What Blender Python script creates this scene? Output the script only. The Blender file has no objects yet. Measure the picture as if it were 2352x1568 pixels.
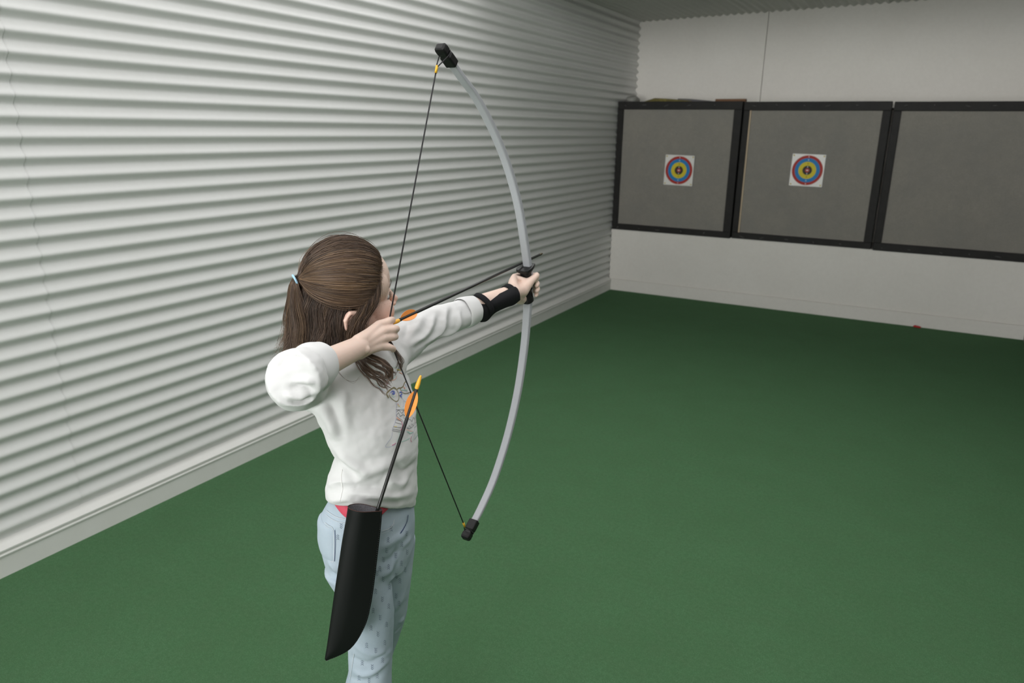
import bpy, bmesh, math, random
import numpy as np
from mathutils import Vector, Matrix, noise
from mathutils.bvhtree import BVHTree

random.seed(7)
RNG = np.random.default_rng(11)
SC = bpy.context.scene
COL = SC.collection
PI = math.pi

# ------------------------------------------------------------------ camera
CAM = np.array([3.05213, 0.0, 1.76794])
C_R = np.array([0.87364707, 0.4863529, 0.01420018])
C_U = np.array([-0.14759015, 0.23708403, 0.96021264])
C_F = np.array([-0.46363557, 0.84098277, -0.27890867])
FPX = 1683.73
cd = bpy.data.cameras.new('camera')
cam = bpy.data.objects.new('camera', cd)
COL.objects.link(cam)
cam.matrix_world = Matrix(((C_R[0], C_U[0], -C_F[0], CAM[0]), (C_R[1], C_U[1], -C_F[1], CAM[1]),
                           (C_R[2], C_U[2], -C_F[2], CAM[2]), (0, 0, 0, 1)))
cd.sensor_width = 36
cd.lens = FPX / 2352 * 36
cd.clip_start = .05
cd.dof.use_dof = True
cd.dof.focus_distance = 1.68
cd.dof.aperture_fstop = 5.0
SC.camera = cam


def S(px, py, d):
    """point at depth d (metres along the lens axis) on the sight line measured in the photo"""
    return CAM + C_F * d + C_R * ((px - 1176) / FPX * d) + C_U * ((784 - py) / FPX * d)


# ------------------------------------------------------------------ light
SC.view_settings.view_transform = 'Standard'
SC.view_settings.look = 'None'
SC.view_settings.gamma = 1
SC.view_settings.use_curve_mapping = False
SC.view_settings.exposure = -0.12
SKY, GLOW = 1.75, 15.0
w = bpy.data.worlds.new('overcast_sky')
SC.world = w
w.use_nodes = True
nt = w.node_tree
nt.nodes.clear()
o_ = nt.nodes.new('ShaderNodeOutputWorld')
bg = nt.nodes.new('ShaderNodeBackground')
tc = nt.nodes.new('ShaderNodeTexCoord')
sp = nt.nodes.new('ShaderNodeSeparateXYZ')
nt.links.new(tc.outputs['Generated'], sp.inputs[0])


def wmath(op, a, b=None, c=None):
    m = nt.nodes.new('ShaderNodeMath')
    m.operation = op
    for i, v in enumerate((a, b, c)):
        if v is None:
            continue
        if isinstance(v, (int, float)):
            m.inputs[i].default_value = v
        else:
            nt.links.new(v, m.inputs[i])
    return m.outputs[0]


def wstep(v, lo, hi):
    m = nt.nodes.new('ShaderNodeMapRange')
    m.interpolation_type = 'SMOOTHSTEP'
    m.inputs[1].default_value = lo
    m.inputs[2].default_value = hi
    nt.links.new(v, m.inputs[0])
    return m.outputs[0]


# overcast dome, much brighter low down on the open side behind the shooters, dim ground
dome = wmath('MULTIPLY', wstep(sp.outputs[2], -.04, .10), SKY)
glow = wmath('MULTIPLY', wmath('MULTIPLY', wstep(wmath('MULTIPLY', sp.outputs[1], -1), .45, .92), wstep(sp.outputs[2], -.22, -.06)), GLOW)
fade = wmath('MULTIPLY', glow, wmath('SUBTRACT', 1, wstep(sp.outputs[2], .02, .26)))
tot = wmath('ADD', wmath('ADD', dome, fade), .10)
bg.inputs[0].default_value = (1, .998, .988, 1)
nt.links.new(tot, bg.inputs[1])
nt.links.new(bg.outputs[0], o_.inputs[0])

# ------------------------------------------------------------------ materials


def mat(name, col, rough=.6, spec=.3, metal=0., bump=None, mottle=None, sss=0, sheen=0, attr=None, coat=0):
    m = bpy.data.materials.new(name)
    m.use_nodes = True
    n = m.node_tree.nodes
    L = m.node_tree.links
    b = n['Principled BSDF']
    b.inputs['Base Color'].default_value = (*col, 1)
    b.inputs['Roughness'].default_value = rough
    b.inputs['Specular IOR Level'].default_value = spec
    b.inputs['Metallic'].default_value = metal
    b.inputs['Coat Weight'].default_value = coat
    if sss:
        b.inputs['Subsurface Weight'].default_value = sss
        b.inputs['Subsurface Radius'].default_value = (.012, .005, .003)
        b.inputs['Subsurface Scale'].default_value = 1
    if sheen:
        b.inputs['Sheen Weight'].default_value = sheen
    tcn = n.new('ShaderNodeTexCoord')
    src = None
    if attr:
        a = n.new('ShaderNodeAttribute')
        a.attribute_name = attr
        src = a.outputs['Color']
    if mottle:                                        # (scale, amount, colour)
        for sc_, am, c2 in (mottle if isinstance(mottle, list) else [mottle]):
            t = n.new('ShaderNodeTexNoise')
            t.inputs['Scale'].default_value = sc_
            t.inputs['Detail'].default_value = 6
            t.inputs['Roughness'].default_value = .65
            L.new(tcn.outputs['Object'], t.inputs['Vector'])
            r = n.new('ShaderNodeMapRange')
            r.inputs[1].default_value = .38
            r.inputs[2].default_value = .68
            r.inputs[4].default_value = am
            L.new(t.outputs['Fac'], r.inputs[0])
            mx = n.new('ShaderNodeMix')
            mx.data_type = 'RGBA'
            L.new(r.outputs[0], mx.inputs['Factor'])
            if src is None:
                mx.inputs['A'].default_value = (*col, 1)
            else:
                L.new(src, mx.inputs['A'])
            mx.inputs['B'].default_value = (*c2, 1)
            src = mx.outputs['Result']
    if src is not None:
        L.new(src, b.inputs['Base Color'])
    if bump:                                          # (scale, strength)
        t = n.new('ShaderNodeTexNoise')
        t.inputs['Scale'].default_value = bump[0]
        t.inputs['Detail'].default_value = 4
        L.new(tcn.outputs['Object'], t.inputs['Vector'])
        bp = n.new('ShaderNodeBump')
        bp.inputs['Strength'].default_value = bump[1]
        bp.inputs['Distance'].default_value = .002
        L.new(t.outputs['Fac'], bp.inputs['Height'])
        L.new(bp.outputs[0], b.inputs['Normal'])
    return m


M = {}
M['sheet'] = mat('painted_sheet', (.66, .665, .65), .38, .35, mottle=[(2.2, .25, (.60, .60, .575)), (40, .10, (.5, .5, .47))])
M['roof'] = mat('roof_sheet', (.48, .49, .46), .5, .3, mottle=(3, .4, (.41, .42, .395)))
M['paint'] = mat('white_wall_paint', (.63, .61, .57), .7, .2, mottle=[(1.3, .35, (.56, .535, .49)), (34, .10, (.40, .38, .35))])
M['skirting'] = mat('skirting_paint', (.74, .735, .71), .5, .3, mottle=(9, .25, (.64, .63, .59)))
M['turf'] = mat('artificial_turf', (.077, .182, .083), .95, .1, bump=(420, 1.0),
                mottle=[(170, .85, (.125, .255, .135)), (3.0, .35, (.070, .150, .066)), (14, .40, (.10, .170, .092)), (330, .75, (.040, .095, .038)), (60, .55, (.055, .130, .058))])
M['frame'] = mat('black_frame', (.010, .0095, .0085), .6, .2, mottle=(14, .5, (.020, .019, .0175)))
M['foam'] = mat('grey_foam', (.235, .222, .195), .95, .1, bump=(60, 1.0), mottle=[(3.5, .6, (.185, .182, .168)), (22, .35, (.175, .165, .145)), (110, .45, (.15, .145, .13))])
M['wood'] = mat('raw_wood', (.46, .37, .26), .7, .2)
M['black'] = mat('black_plastic', (.009, .009, .009), .36, .3)
M['void'] = mat('dark_gap', (.01, .01, .01), .8, .1)
M['limb'] = mat('silver_bow_limb', (.44, .45, .475), .38, .4, mottle=(120, .2, (.395, .405, .43)))
M['string'] = mat('dark_bow_string', (.028, .027, .028), .6, .3, bump=(900, .5))
M['brass'] = mat('yellow_ferrule', (.78, .44, .03), .35, .5, metal=.2)
M['shaft'] = mat('black_arrow_shaft', (.014, .014, .013), .35, .5)
M['tip'] = mat('dark_metal_tip', (.12, .10, .06), .4, .5, metal=.8)
M['vane'] = mat('orange_vane', (1.0, .36, .085), .5, .3)
M['nock'] = mat('amber_nock', (1.0, .50, .055), .4, .4)
M['leather'] = mat('black_quiver_leather', (.0065, .0078, .0072), .5, .16, bump=(900, .08))
M['suede'] = mat('grey_suede_lining', (.16, .155, .17), .95, .1, mottle=(300, .6, (.30, .29, .31)))
M['edge'] = mat('red_brown_leather_edge', (.075, .034, .028), .7, .2)
M['stitch'] = mat('dark_grey_thread', (.04, .042, .042), .8, .1)
M['neo'] = mat('black_neoprene', (.013, .0135, .015), .92, .15, bump=(900, .35), mottle=(700, .5, (.028, .028, .03)))
M['cloth'] = mat('white_jersey', (.75, .75, .745), .95, .05, bump=(1400, .14), mottle=(30, .12, (.70, .70, .69)), sheen=.1)
M['pink'] = mat('pink_belt', (.70, .09, .14), .6, .3, bump=(400, .3))
M['band'] = mat('pale_blue_band', (.38, .62, .80), .5, .3)
M['paper'] = mat('target_paper', (.60, .59, .56), .35, .4)
M['pin'] = mat('yellow_pin', (.42, .33, .05), .4, .4)
M['thread'] = mat('pale_denim_thread', (.62, .66, .70), .9, .1)


def link(name, me, m=None, parent=None, smooth=True):
    if m is not None:
        for q in (m if isinstance(m, (list, tuple)) else [m]):
            me.materials.append(q)
    if smooth:
        me.polygons.foreach_set('use_smooth', [True] * len(me.polygons))
    o = bpy.data.objects.new(name, me)
    COL.objects.link(o)
    if parent is not None:
        o.parent = parent
        o.matrix_parent_inverse = Matrix.Translation(parent.location).inverted() if parent.type == 'EMPTY' else Matrix()
    return o


def mesh(name, V, Fc):
    me = bpy.data.meshes.new(name)
    me.from_pydata([tuple(map(float, v)) for v in V], [], [tuple(map(int, f)) for f in Fc])
    me.update()
    return me


def tag(o, label=None, cat=None, group=None, kind=None):
    if label:
        o['label'] = label
    if cat:
        o['category'] = cat
    if group:
        o['group'] = group
    if kind:
        o['kind'] = kind
    return o


def empty(name, loc, label, cat, group=None):
    o = bpy.data.objects.new(name, None)
    o.empty_display_size = .05
    COL.objects.link(o)
    o.location = loc
    return tag(o, label, cat, group)


class MB:
    """collects vertices and faces, in world coordinates, for ONE mesh object"""

    def __init__(s):
        s.V = []
        s.F = []
        s.mi = []

    def add(s, V, F, mi=0):
        n = len(s.V)
        s.V += [tuple(map(float, v)) for v in V]
        s.F += [tuple(int(i) + n for i in f) for f in F]
        s.mi += [mi] * len(F)
        return s

    def box(s, a, b, mi=0):
        x0, y0, z0 = a
        x1, y1, z1 = b
        V = [(x0, y0, z0), (x1, y0, z0), (x1, y1, z0), (x0, y1, z0), (x0, y0, z1), (x1, y0, z1), (x1, y1, z1), (x0, y1, z1)]
        return s.add(V, [(0, 3, 2, 1), (4, 5, 6, 7), (0, 1, 5, 4), (1, 2, 6, 5), (2, 3, 7, 6), (3, 0, 4, 7)], mi)

    def loft(s, P, Rx, Ry=None, n=16, up=(0, 0, 1), caps='round', mi=0):
        V, F = loft(P, Rx, Ry, n, up, caps)
        return s.add(V, F, mi)

    def build(s, name, m=None, parent=None, smooth=True, bevel=0):
        me = mesh(name, s.V, s.F)
        if any(s.mi):
            me.polygons.foreach_set('material_index', s.mi)
        o = link(name, me, m, parent, smooth)
        if bevel:
            md = o.modifiers.new('bevel', 'BEVEL')
            md.width = bevel
            md.segments = 2
            md.limit_method = 'ANGLE'
        return o


def nz(v):
    v = np.asarray(v, float)
    return v / (np.linalg.norm(v) + 1e-12)


def cr(P, k):
    """Catmull-Rom resample of a polyline (rows), k steps per span"""
    P = np.asarray(P, float)
    Q = np.vstack([2 * P[0] - P[1], P, 2 * P[-1] - P[-2]])
    out = []
    for i in range(1, len(Q) - 2):
        p0, p1, p2, p3 = Q[i - 1:i + 3]
        for j in range(k):
            t = j / k
            out.append(.5 * ((2 * p1) + (-p0 + p2) * t + (2 * p0 - 5 * p1 + 4 * p2 - p3) * t * t + (-p0 + 3 * p1 - 3 * p2 + p3) * t ** 3))
    out.append(P[-1])
    return np.array(out)


def loft(P, Rx, Ry=None, n=16, up=(0, 0, 1), caps='round'):
    """closed tube through the points P; half widths Rx across, Ry along 'up'"""
    P = np.asarray(P, float)
    Rx = np.asarray(Rx, float) * np.ones(len(P))
    Ry = Rx if Ry is None else np.asarray(Ry, float) * np.ones(len(P))
    T = np.gradient(P, axis=0)
    T = np.array([nz(t) for t in T])
    if caps == 'round':
        def cap(p, t, rx, ry, sgn):
            o = []
            for a in (.35, .7, .92):
                c = math.sqrt(1 - a * a)
                o.append((p + sgn * t * a * min(rx, ry), rx * c, ry * c))
            return o
        A = cap(P[0], T[0], Rx[0], Ry[0], -1)[::-1]
        B = cap(P[-1], T[-1], Rx[-1], Ry[-1], 1)
        P2 = [a[0] for a in A] + list(P) + [b[0] for b in B]
        Rx = np.array([a[1] for a in A] + list(Rx) + [b[1] for b in B])
        Ry = np.array([a[2] for a in A] + list(Ry) + [b[2] for b in B])
        T = np.array([T[0]] * 3 + list(T) + [T[-1]] * 3)
        P = np.array(P2)
    V = []
    u0 = nz(up)
    if np.mean(np.abs(T @ u0)) > .85:
        u0 = np.array((1., 0, 0)) if abs(u0[0]) < .5 else np.array((0, 1., 0))
    for p, t, a, b in zip(P, T, Rx, Ry):
        u = u0 - t * (u0 @ t)
        if np.linalg.norm(u) < .05:
            u = np.cross(t, [1, .3, 0])
        u = nz(u)
        s = np.cross(u, t)
        for k in range(n):
            an = 2 * PI * k / n
            V.append(p + s * math.cos(an) * a + u * math.sin(an) * b)
    F = []
    m = len(P)
    for i in range(m - 1):
        for k in range(n):
            k2 = (k + 1) % n
            F.append((i * n + k, i * n + k2, (i + 1) * n + k2, (i + 1) * n + k))
    F.append(tuple(range(n))[::-1])
    F.append(tuple((m - 1) * n + k for k in range(n)))
    return V, F


def ring_loft(secs, n=48):
    """closed loft of horizontal ellipses: (z, cx, cy, half y, half x)"""
    V = []
    for z, cx, cy, a, b in secs:
        for k in range(n):
            an = 2 * PI * k / n
            V.append((cx + b * math.cos(an), cy + a * math.sin(an), z))
    F = []
    m = len(secs)
    for i in range(m - 1):
        for k in range(n):
            k2 = (k + 1) % n
            F.append((i * n + k, i * n + k2, (i + 1) * n + k2, (i + 1) * n + k))
    F.append(tuple(range(n))[::-1])
    F.append(tuple((m - 1) * n + k for k in range(n)))
    return V, F


def ell(c, ax, n=24):
    """ellipsoid, centre c, three half-axis vectors"""
    c = np.asarray(c)
    V = []
    F = []
    for i in range(n + 1):
        th = PI * (i + .0) / n
        for k in range(2 * n):
            ph = PI * k / n
            V.append(c + ax[0] * math.sin(th) * math.cos(ph) + ax[1] * math.sin(th) * math.sin(ph) + ax[2] * math.cos(th))
    for i in range(n):
        for k in range(2 * n):
            k2 = (k + 1) % (2 * n)
            F.append((i * 2 * n + k, (i + 1) * 2 * n + k, (i + 1) * 2 * n + k2, i * 2 * n + k2))
    return V, F


def fuse(mb, voxel, smooth=4, fac=.5):
    """one continuous surface out of overlapping closed pieces"""
    me = mesh('fuse', mb.V, mb.F)
    bm = bmesh.new()
    bm.from_mesh(me)
    bmesh.ops.remove_doubles(bm, verts=bm.verts, dist=1e-6)
    bmesh.ops.recalc_face_normals(bm, faces=bm.faces)
    bm.to_mesh(me)
    bm.free()
    o = bpy.data.objects.new('fuse', me)
    COL.objects.link(o)
    r = o.modifiers.new('r', 'REMESH')
    r.mode = 'VOXEL'
    r.voxel_size = voxel
    if smooth:
        s_ = o.modifiers.new('s', 'SMOOTH')
        s_.factor = fac
        s_.iterations = smooth
    dg = bpy.context.evaluated_depsgraph_get()
    out = bpy.data.meshes.new_from_object(o.evaluated_get(dg))
    bpy.data.objects.remove(o)
    return out


def verts(me):
    a = np.empty(len(me.vertices) * 3)
    me.vertices.foreach_get('co', a)
    return a.reshape(-1, 3)


def norms(me):
    a = np.empty(len(me.vertices) * 3)
    me.vertices.foreach_get('normal', a)
    return a.reshape(-1, 3)


def setv(me, V):
    me.vertices.foreach_set('co', V.astype(np.float32).ravel())
    me.update()


def bvh(me):
    return BVHTree.FromPolygons([v.co.copy() for v in me.vertices], [tuple(p.vertices) for p in me.polygons])


def cast(tree, px, py, lift=0.):
    """where the sight line through a measured spot meets the cloth"""
    d = Vector(nz(S(px, py, 1.) - CAM))
    h = tree.ray_cast(Vector(CAM), d)
    if h[0] is None:
        return None
    n = h[1]
    if n.dot(d) > 0:
        n = -n
    return np.array(h[0] + n * lift), np.array(n)


def seg_dist(V, P):
    """distance of every vertex to the polyline P"""
    best = np.full(len(V), 9.)
    for a, b in zip(P[:-1], P[1:]):
        ab = b - a
        t = np.clip(((V - a) @ ab) / (ab @ ab + 1e-12), 0, 1)
        best = np.minimum(best, np.linalg.norm(V - (a + t[:, None] * ab), axis=1))
    return best


def ribbon(P, Nn, wd):
    """flat strip of width wd along points P lying on a surface with normals Nn"""
    V = []
    F = []
    P = np.asarray(P)
    T = np.gradient(P, axis=0)
    for i, (p, n_) in enumerate(zip(P, Nn)):
        sd = nz(np.cross(nz(T[i]), n_))
        ww = wd if np.isscalar(wd) else wd[i]
        V += [p - sd * ww / 2, p + sd * ww / 2]
    for i in range(len(P) - 1):
        F.append((2 * i, 2 * i + 1, 2 * i + 3, 2 * i + 2))
    return V, F


# ------------------------------------------------------------------ the range itself
D1, D2, W = 7.8315, 8.389, 4.014         # face of the low wall, face of the wall behind it, width
Y0 = -6.5                                # the range is open towards the shooters
PITCH, ZB = .0762, .1702
HC = 2.93
ROOF0 = 4.8                              # roof starts here; unseen nearer part left off to let in sky light


def struct(o, label=None):
    o['kind'] = 'structure'
    if label:
        o['label'] = label
    return o


mb = MB()
mb.box((-.4, Y0 - .3, -.06), (W + .3, D2 + .2, 0))
struct(mb.build('floor', M['turf'], smooth=False), 'green artificial turf floor')


UND = .42


def corrugated(y0, y1, z0, z1, off, ny, wob=0.):
    zs = np.arange(z0, z1, PITCH / 14)
    ys = np.linspace(y0, y1, ny)
    V = []
    F = []
    for y in ys:
        for z in zs:
            ph = (z - (ZB + UND / 2 * PITCH)) / PITCH % 1.0        # wave shape skewed: undersides shortened to narrow the shade bands
            q = .0120 * (math.cos(PI * ph / (1 - UND)) if ph < 1 - UND else math.cos(PI * (1 - ph) / UND))
            dent = wob * noise.noise((y * 1.3, z * 5, 3.1))
            V.append((off + q + dent, y, z))
    n = len(zs)
    for i in range(ny - 1):
        for j in range(n - 1):
            F.append((i * n + j, i * n + j + 1, (i + 1) * n + j + 1, (i + 1) * n + j))
    return V, F


mb = MB()
mb.add(*corrugated(1.50, D2 + .02, .135, 3.02, -.0022, 60, .0015))          # long sheet
mb.add(*corrugated(Y0, 1.625, .135, 3.02, -.0005, 44, .0015))              # nearer sheet lapped over it
mb.box((-.10, Y0, 0), (-.02, D2 + .1, 3.05))                               # studs and lining behind the sheets
struct(mb.build('wall_left', M['sheet']), 'white horizontal corrugated iron side wall')

mb = MB()                                                                  # moulded skirting board
prof = [(.030, 0), (.030, .088), (.036, .091), (.037, .097), (.031, .101), (.031, .110), (.037, .113), (.037, .119), (.028, .124), (-.02, .150), (-.02, 0)]
ys = np.linspace(Y0, D1 - .012, 30)
V = [(px_, y, pz) for y in ys for px_, pz in prof]
k = len(prof)
F = [(i * k + j, (i + 1) * k + j, (i + 1) * k + (j + 1) % k, i * k + (j + 1) % k) for i in range(len(ys) - 1) for j in range(k)]
mb.add(V, F)
struct(mb.build('baseboard_left', M['skirting'], smooth=False), 'white moulded skirting along the corrugated wall')

mb = MB()
mb.box((.0, D1 + .004, 0), (W, D2, .699))                                  # boxed-out low wall under the frames
struct(mb.build('wall_far_lower', M['paint'], smooth=False, bevel=.002), 'low white boxed wall below the target frames')
mb = MB()
mb.box((.03, D1 - .018, 0), (W, D1 + .004, .128))
struct(mb.build('baseboard_far', M['paint'], smooth=False, bevel=.002), 'white baseboard at the foot of the far wall')

mb = MB()                                                                  # two sheets of lining with an open joint
mb.box((-.05, D2, .6), (1.372, D2 + .03, HC + .12))
mb.box((1.378, D2, .6), (W + .1, D2 + .03, HC + .12))
mb.box((-.05, D2 + .028, .6), (W + .1, D2 + .06, HC + .12))
struct(mb.build('wall_far', M['paint'], smooth=False), 'white far wall above the target frames')
mb = MB()
mb.box((W, Y0, 0), (W + .06, D2 + .1, 3.1))
struct(mb.build('wall_right', mat('grey_partition', (.20, .20, .19), .7, .2, mottle=(2, .3, (.16, .16, .155))), smooth=False), 'grey side wall at the right edge')

xs = np.arange(-.1, W + .2, PITCH / 12)                                    # corrugated ceiling, ridges along the range
ys = np.linspace(ROOF0, D2 + .02, 30)
V = [(x, y, HC + .017 * x + .0095 * math.cos(2 * PI * x / PITCH)) for y in ys for x in xs]
n = len(xs)
F = [(i * n + j, i * n + j + 1, (i + 1) * n + j + 1, (i + 1) * n + j) for i in range(len(ys) - 1) for j in range(n - 1)]
mb = MB().add(V, F)
mb.box((-.1, ROOF0, HC + .14), (W + .2, D2 + .1, HC + .18))
struct(mb.build('ceiling', M['roof']), 'grey corrugated ceiling over the targets')
mb = MB()                                                                  # ledge behind the frames
mb.box((.012, D1 + .09, 2.0), (W, D2, 2.035))
struct(mb.build('trim_1', M['paint'], smooth=False), 'ledge behind the target frames')

# ------------------------------------------------------------------ target bosses


def boss(x0, x1, z0, z1, ix0, ix1, iz0, iz1, i, lip=False):
    r = empty('target_boss', ((x0 + x1) / 2, D1, z0),
              ['grey foam boss in a black frame beside the corrugated wall', 'grey foam boss with a bare wood strip, between the other two bosses', 'grey foam boss at the right edge, with no paper on it'][i],
              'target', 'framed target bosses along the far wall')
    ya, yb = D1 - .012, D1 + .088
    for a, b in (((x0, ya, iz1), (x1, yb, z1)), ((x0, ya, z0), (x1, yb, iz0)), ((x0, ya + .001, iz0), (ix0, yb, iz1)), ((ix1, ya + .001, iz0), (x1, yb, iz1))):
        q = MB()
        q.box(a, b)
        o = q.build('frame_rail', M['frame'], r, smooth=False, bevel=.004)
    q = MB()
    nx, nz_ = 40, 40
    V = []
    for a in range(nx + 1):
        for b in range(nz_ + 1):
            xx = ix0 - .01 + (ix1 - ix0 + .02) * a / nx
            zz = iz0 - .01 + (iz1 - iz0 + .02) * b / nz_
            V.append((xx, D1 + .012 + .004 * noise.noise((xx * 4, zz * 4, i)) + .002 * noise.noise((xx * 15, zz * 40, i)), zz))
    F = [(a * (nz_ + 1) + b, (a + 1) * (nz_ + 1) + b, (a + 1) * (nz_ + 1) + b + 1, a * (nz_ + 1) + b + 1) for a in range(nx) for b in range(nz_)]
    q.add(V, F)
    q.box((ix0 - .01, D1 + .02, iz0 - .01), (ix1 + .01, D1 + .085, iz1 + .01))
    q.build('foam_panel', M['foam'], r)
    if lip:
        q = MB()
        q.box((ix0 - .001, D1 - .004, iz0), (ix0 + .012, D1 + .02, iz1))
        o = q.build('wood_strip', M['wood'], r, smooth=False)
        o['label'] = 'bare wood strip inside the left rail'
    for xx in np.arange(x0 + .08, x1 - .05, .24):                     # staples and screws in the rails
        for zz in (z0 + .03, z1 - .035):
            q = MB()
            q.loft([(xx + random.uniform(-.05, .05), ya - .0005, zz + random.uniform(-.015, .015))] * 1 + [(xx, ya - .003, zz)], [.0035, .003], n=8, caps='flat')
            q.build('screw', mat_screw, r)
    return r


mat_screw = mat('dull_screw', (.10, .10, .095), .5, .4, metal=.5)
boss(.004, 1.326, .694, 2.062, .070, 1.246, .760, 1.982, 0)
boss(1.342, 2.664, .700, 2.056, 1.402, 2.594, .764, 1.974, 1, True)
boss(2.682, 4.004, .694, 2.052, 2.748, 3.935, .768, 1.971, 2)


def target_face(cx, cz, side, rot, label):
    r = empty('paper_target', (cx, D1 + .006, cz), label, 'paper target', 'paper targets with coloured rings')
    h = side / 2
    cR, sR = math.cos(rot), math.sin(rot)

    def P(x, z, y):
        return (cx + x * cR - z * sR, D1 + y, cz + x * sR + z * cR)
    q = MB()
    yf = -.003
    # paper sheet with a slight curl
    nn = 12
    V = [P(-h + side * a / nn, -h + side * b / nn, yf + .0015 * math.sin(3 * a / nn + b / nn)) for a in range(nn + 1) for b in range(nn + 1)]
    F = [(a * (nn + 1) + b, (a + 1) * (nn + 1) + b, (a + 1) * (nn + 1) + b + 1, a * (nn + 1) + b + 1) for a in range(nn) for b in range(nn)]
    q.add(V, F)
    V2 = [(v[0], v[1] + .001, v[2]) for v in V]
    q.add(V2, [f[::-1] for f in F])
    q.build('paper_sheet', M['paper'], r)
    for nm, ra, rb, c in (('red_ring', .93, .755, (.31, .030, .022)), ('blue_ring', .755, .535, (.018, .17, .40)), ('yellow_ring', .535, .29, (.52, .43, .028)), ('black_ring', .29, .13, (.03, .025, .022)), ('red_centre', .13, 0, (.36, .05, .045))):
        mm = bpy.data.materials.get('print_' + nm) or mat('print_' + nm, c, .5, .15)
        n = 64
        q = MB()
        V = []
        for rr in (ra, rb):
            V += [P(rr * h * math.cos(2 * PI * k / n), rr * h * math.sin(2 * PI * k / n), yf - .0022) for k in range(n)]
        q.add(V, [(k, (k + 1) % n, n + (k + 1) % n, n + k) for k in range(n)] if rb else [tuple(range(n))])
        o = q.build(nm, mm, r, smooth=False)
        o['label'] = nm.replace('_', ' ')
        # small printed numerals, top and bottom
        if rb:
            zc = (ra + rb) / 2 * h
            for sg in (1, -1):
                q = MB()
                for dx in (-.0022, .0022):
                    q.box(P(dx - .0014, sg * zc - .006, yf - .0028), P(dx + .0014, sg * zc + .006, yf - .0024))
                q.build('numeral', M['frame'] if nm == 'yellow_ring' else M['paper'], o, smooth=False)
        else:
            q = MB()
            q.box(P(-.009, -.004, yf - .0028), P(.009, .004, yf - .0024))
            q.build('numeral', M['paper'], o, smooth=False)
    for sx in (-1, 1):
        for sz in (-1, 1):
            q = MB()
            c = np.array(P(sx * h * .9, sz * h * .9, yf))
            q.add(*ell(c, (np.array((.0075, 0, 0)), np.array((0, .006, 0)), np.array((0, 0, .0075))), 8))
            q.build('pin', M['pin'], r)


target_face(.726, 1.367, .312, -.012, 'ringed paper target pinned to the boss beside the corrugated wall')
target_face(2.004, 1.416, .306, -.012, 'ringed paper target pinned to the middle boss with the wood strip')

# ------------------------------------------------------------------ oddments left on the ledge
q = MB()
q.loft([(.24, D1 + .16, 2.055), (.36, D1 + .15, 2.083), (.56, D1 + .13, 2.075), (.76, D1 + .13, 2.062)], [.022] * 4, [.014, .020, .016, .010], n=12)
tag(q.build('timber_offcut', mat('olive_timber', (.20, .17, .05), .7, .2, mottle=(20, .8, (.05, .045, .03)))), 'olive and dark timber offcut lying on the ledge over the corner boss', 'offcut')
q = MB()
q.box((1.02, D1 + .10, 2.0355), (1.325, D1 + .16, 2.088))
tag(q.build('board_offcut', mat('brown_board', (.16, .085, .045), .7, .2), smooth=False, bevel=.003), 'brown board end on the ledge where the two left bosses meet', 'offcut')
q = MB()
q.loft([(.60, D1 + .22, 2.088), (.74, D1 + .21, 2.078), (.95, D1 + .20, 2.060), (1.0, D1 + .2, 2.052)], [.02, .024, .02, .016], [.012, .016, .014, .010], n=10)
tag(q.build('grey_strip', mat('grey_plastic_strip', (.13, .125, .13), .6, .3)), 'thin grey strip lying on the ledge between the olive offcut and the brown board', 'strip')
q = MB()
V, F = ell((.085, D1 + .22, 2.085), (np.array((.075, 0, 0)), np.array((0, .1, 0)), np.array((0, 0, .052))), 12)
V = [np.array(v) + .012 * np.array(noise.noise_vector(Vector(v) * 14)) for v in V]
q.add(V, F)
tag(q.build('plastic_bag', mat('grey_film', (.22, .22, .20), .5, .4)), 'crumpled grey plastic bag on the ledge in the corner', 'bag')
q = MB()
V, F = ell((3.165, D1 - .05, .010), (np.array((.035, 0, 0)), np.array((0, .014, 0)), np.array((0, 0, .010))), 8)
q.add([np.array(v) + .005 * np.array(noise.noise_vector(Vector(v) * 40)) for v in V], F)
tag(q.build('red_scrap', mat('red_scrap', (.45, .03, .03), .6, .2)), 'small red scrap on the turf at the foot of the far wall', 'scrap')
# ------------------------------------------------------------------ bow, at full draw
NOCK = S(902, 742, 1.62)                       # where the string is held
AIM = nz((.012, 1.0, .0765))                   # along the arrow, slightly upwards
SIDE = nz(np.cross(AIM, (0, 0, 1)))
UPB = np.cross(SIDE, AIM)


def plane(px, py, o=NOCK, n=SIDE):             # sight line through the measured spot, met with the bow's own plane
    a = S(px, py, 1.) - CAM
    return CAM + a * (((o - CAM) @ n) / (a @ n))


bow = empty('bow', tuple(plane(1209, 655)), 'silver limbed bow with black handle held at full draw', 'bow')
top_pts = [(1216, 640), (1205, 560), (1190, 470), (1165, 380), (1133, 300), (1094, 225), (1060, 178), (1028, 132)]
bot_pts = [(1216, 640), (1211, 720), (1204, 800), (1189, 900), (1166, 1000), (1136, 1095), (1108, 1160), (1082, 1211)]


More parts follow.
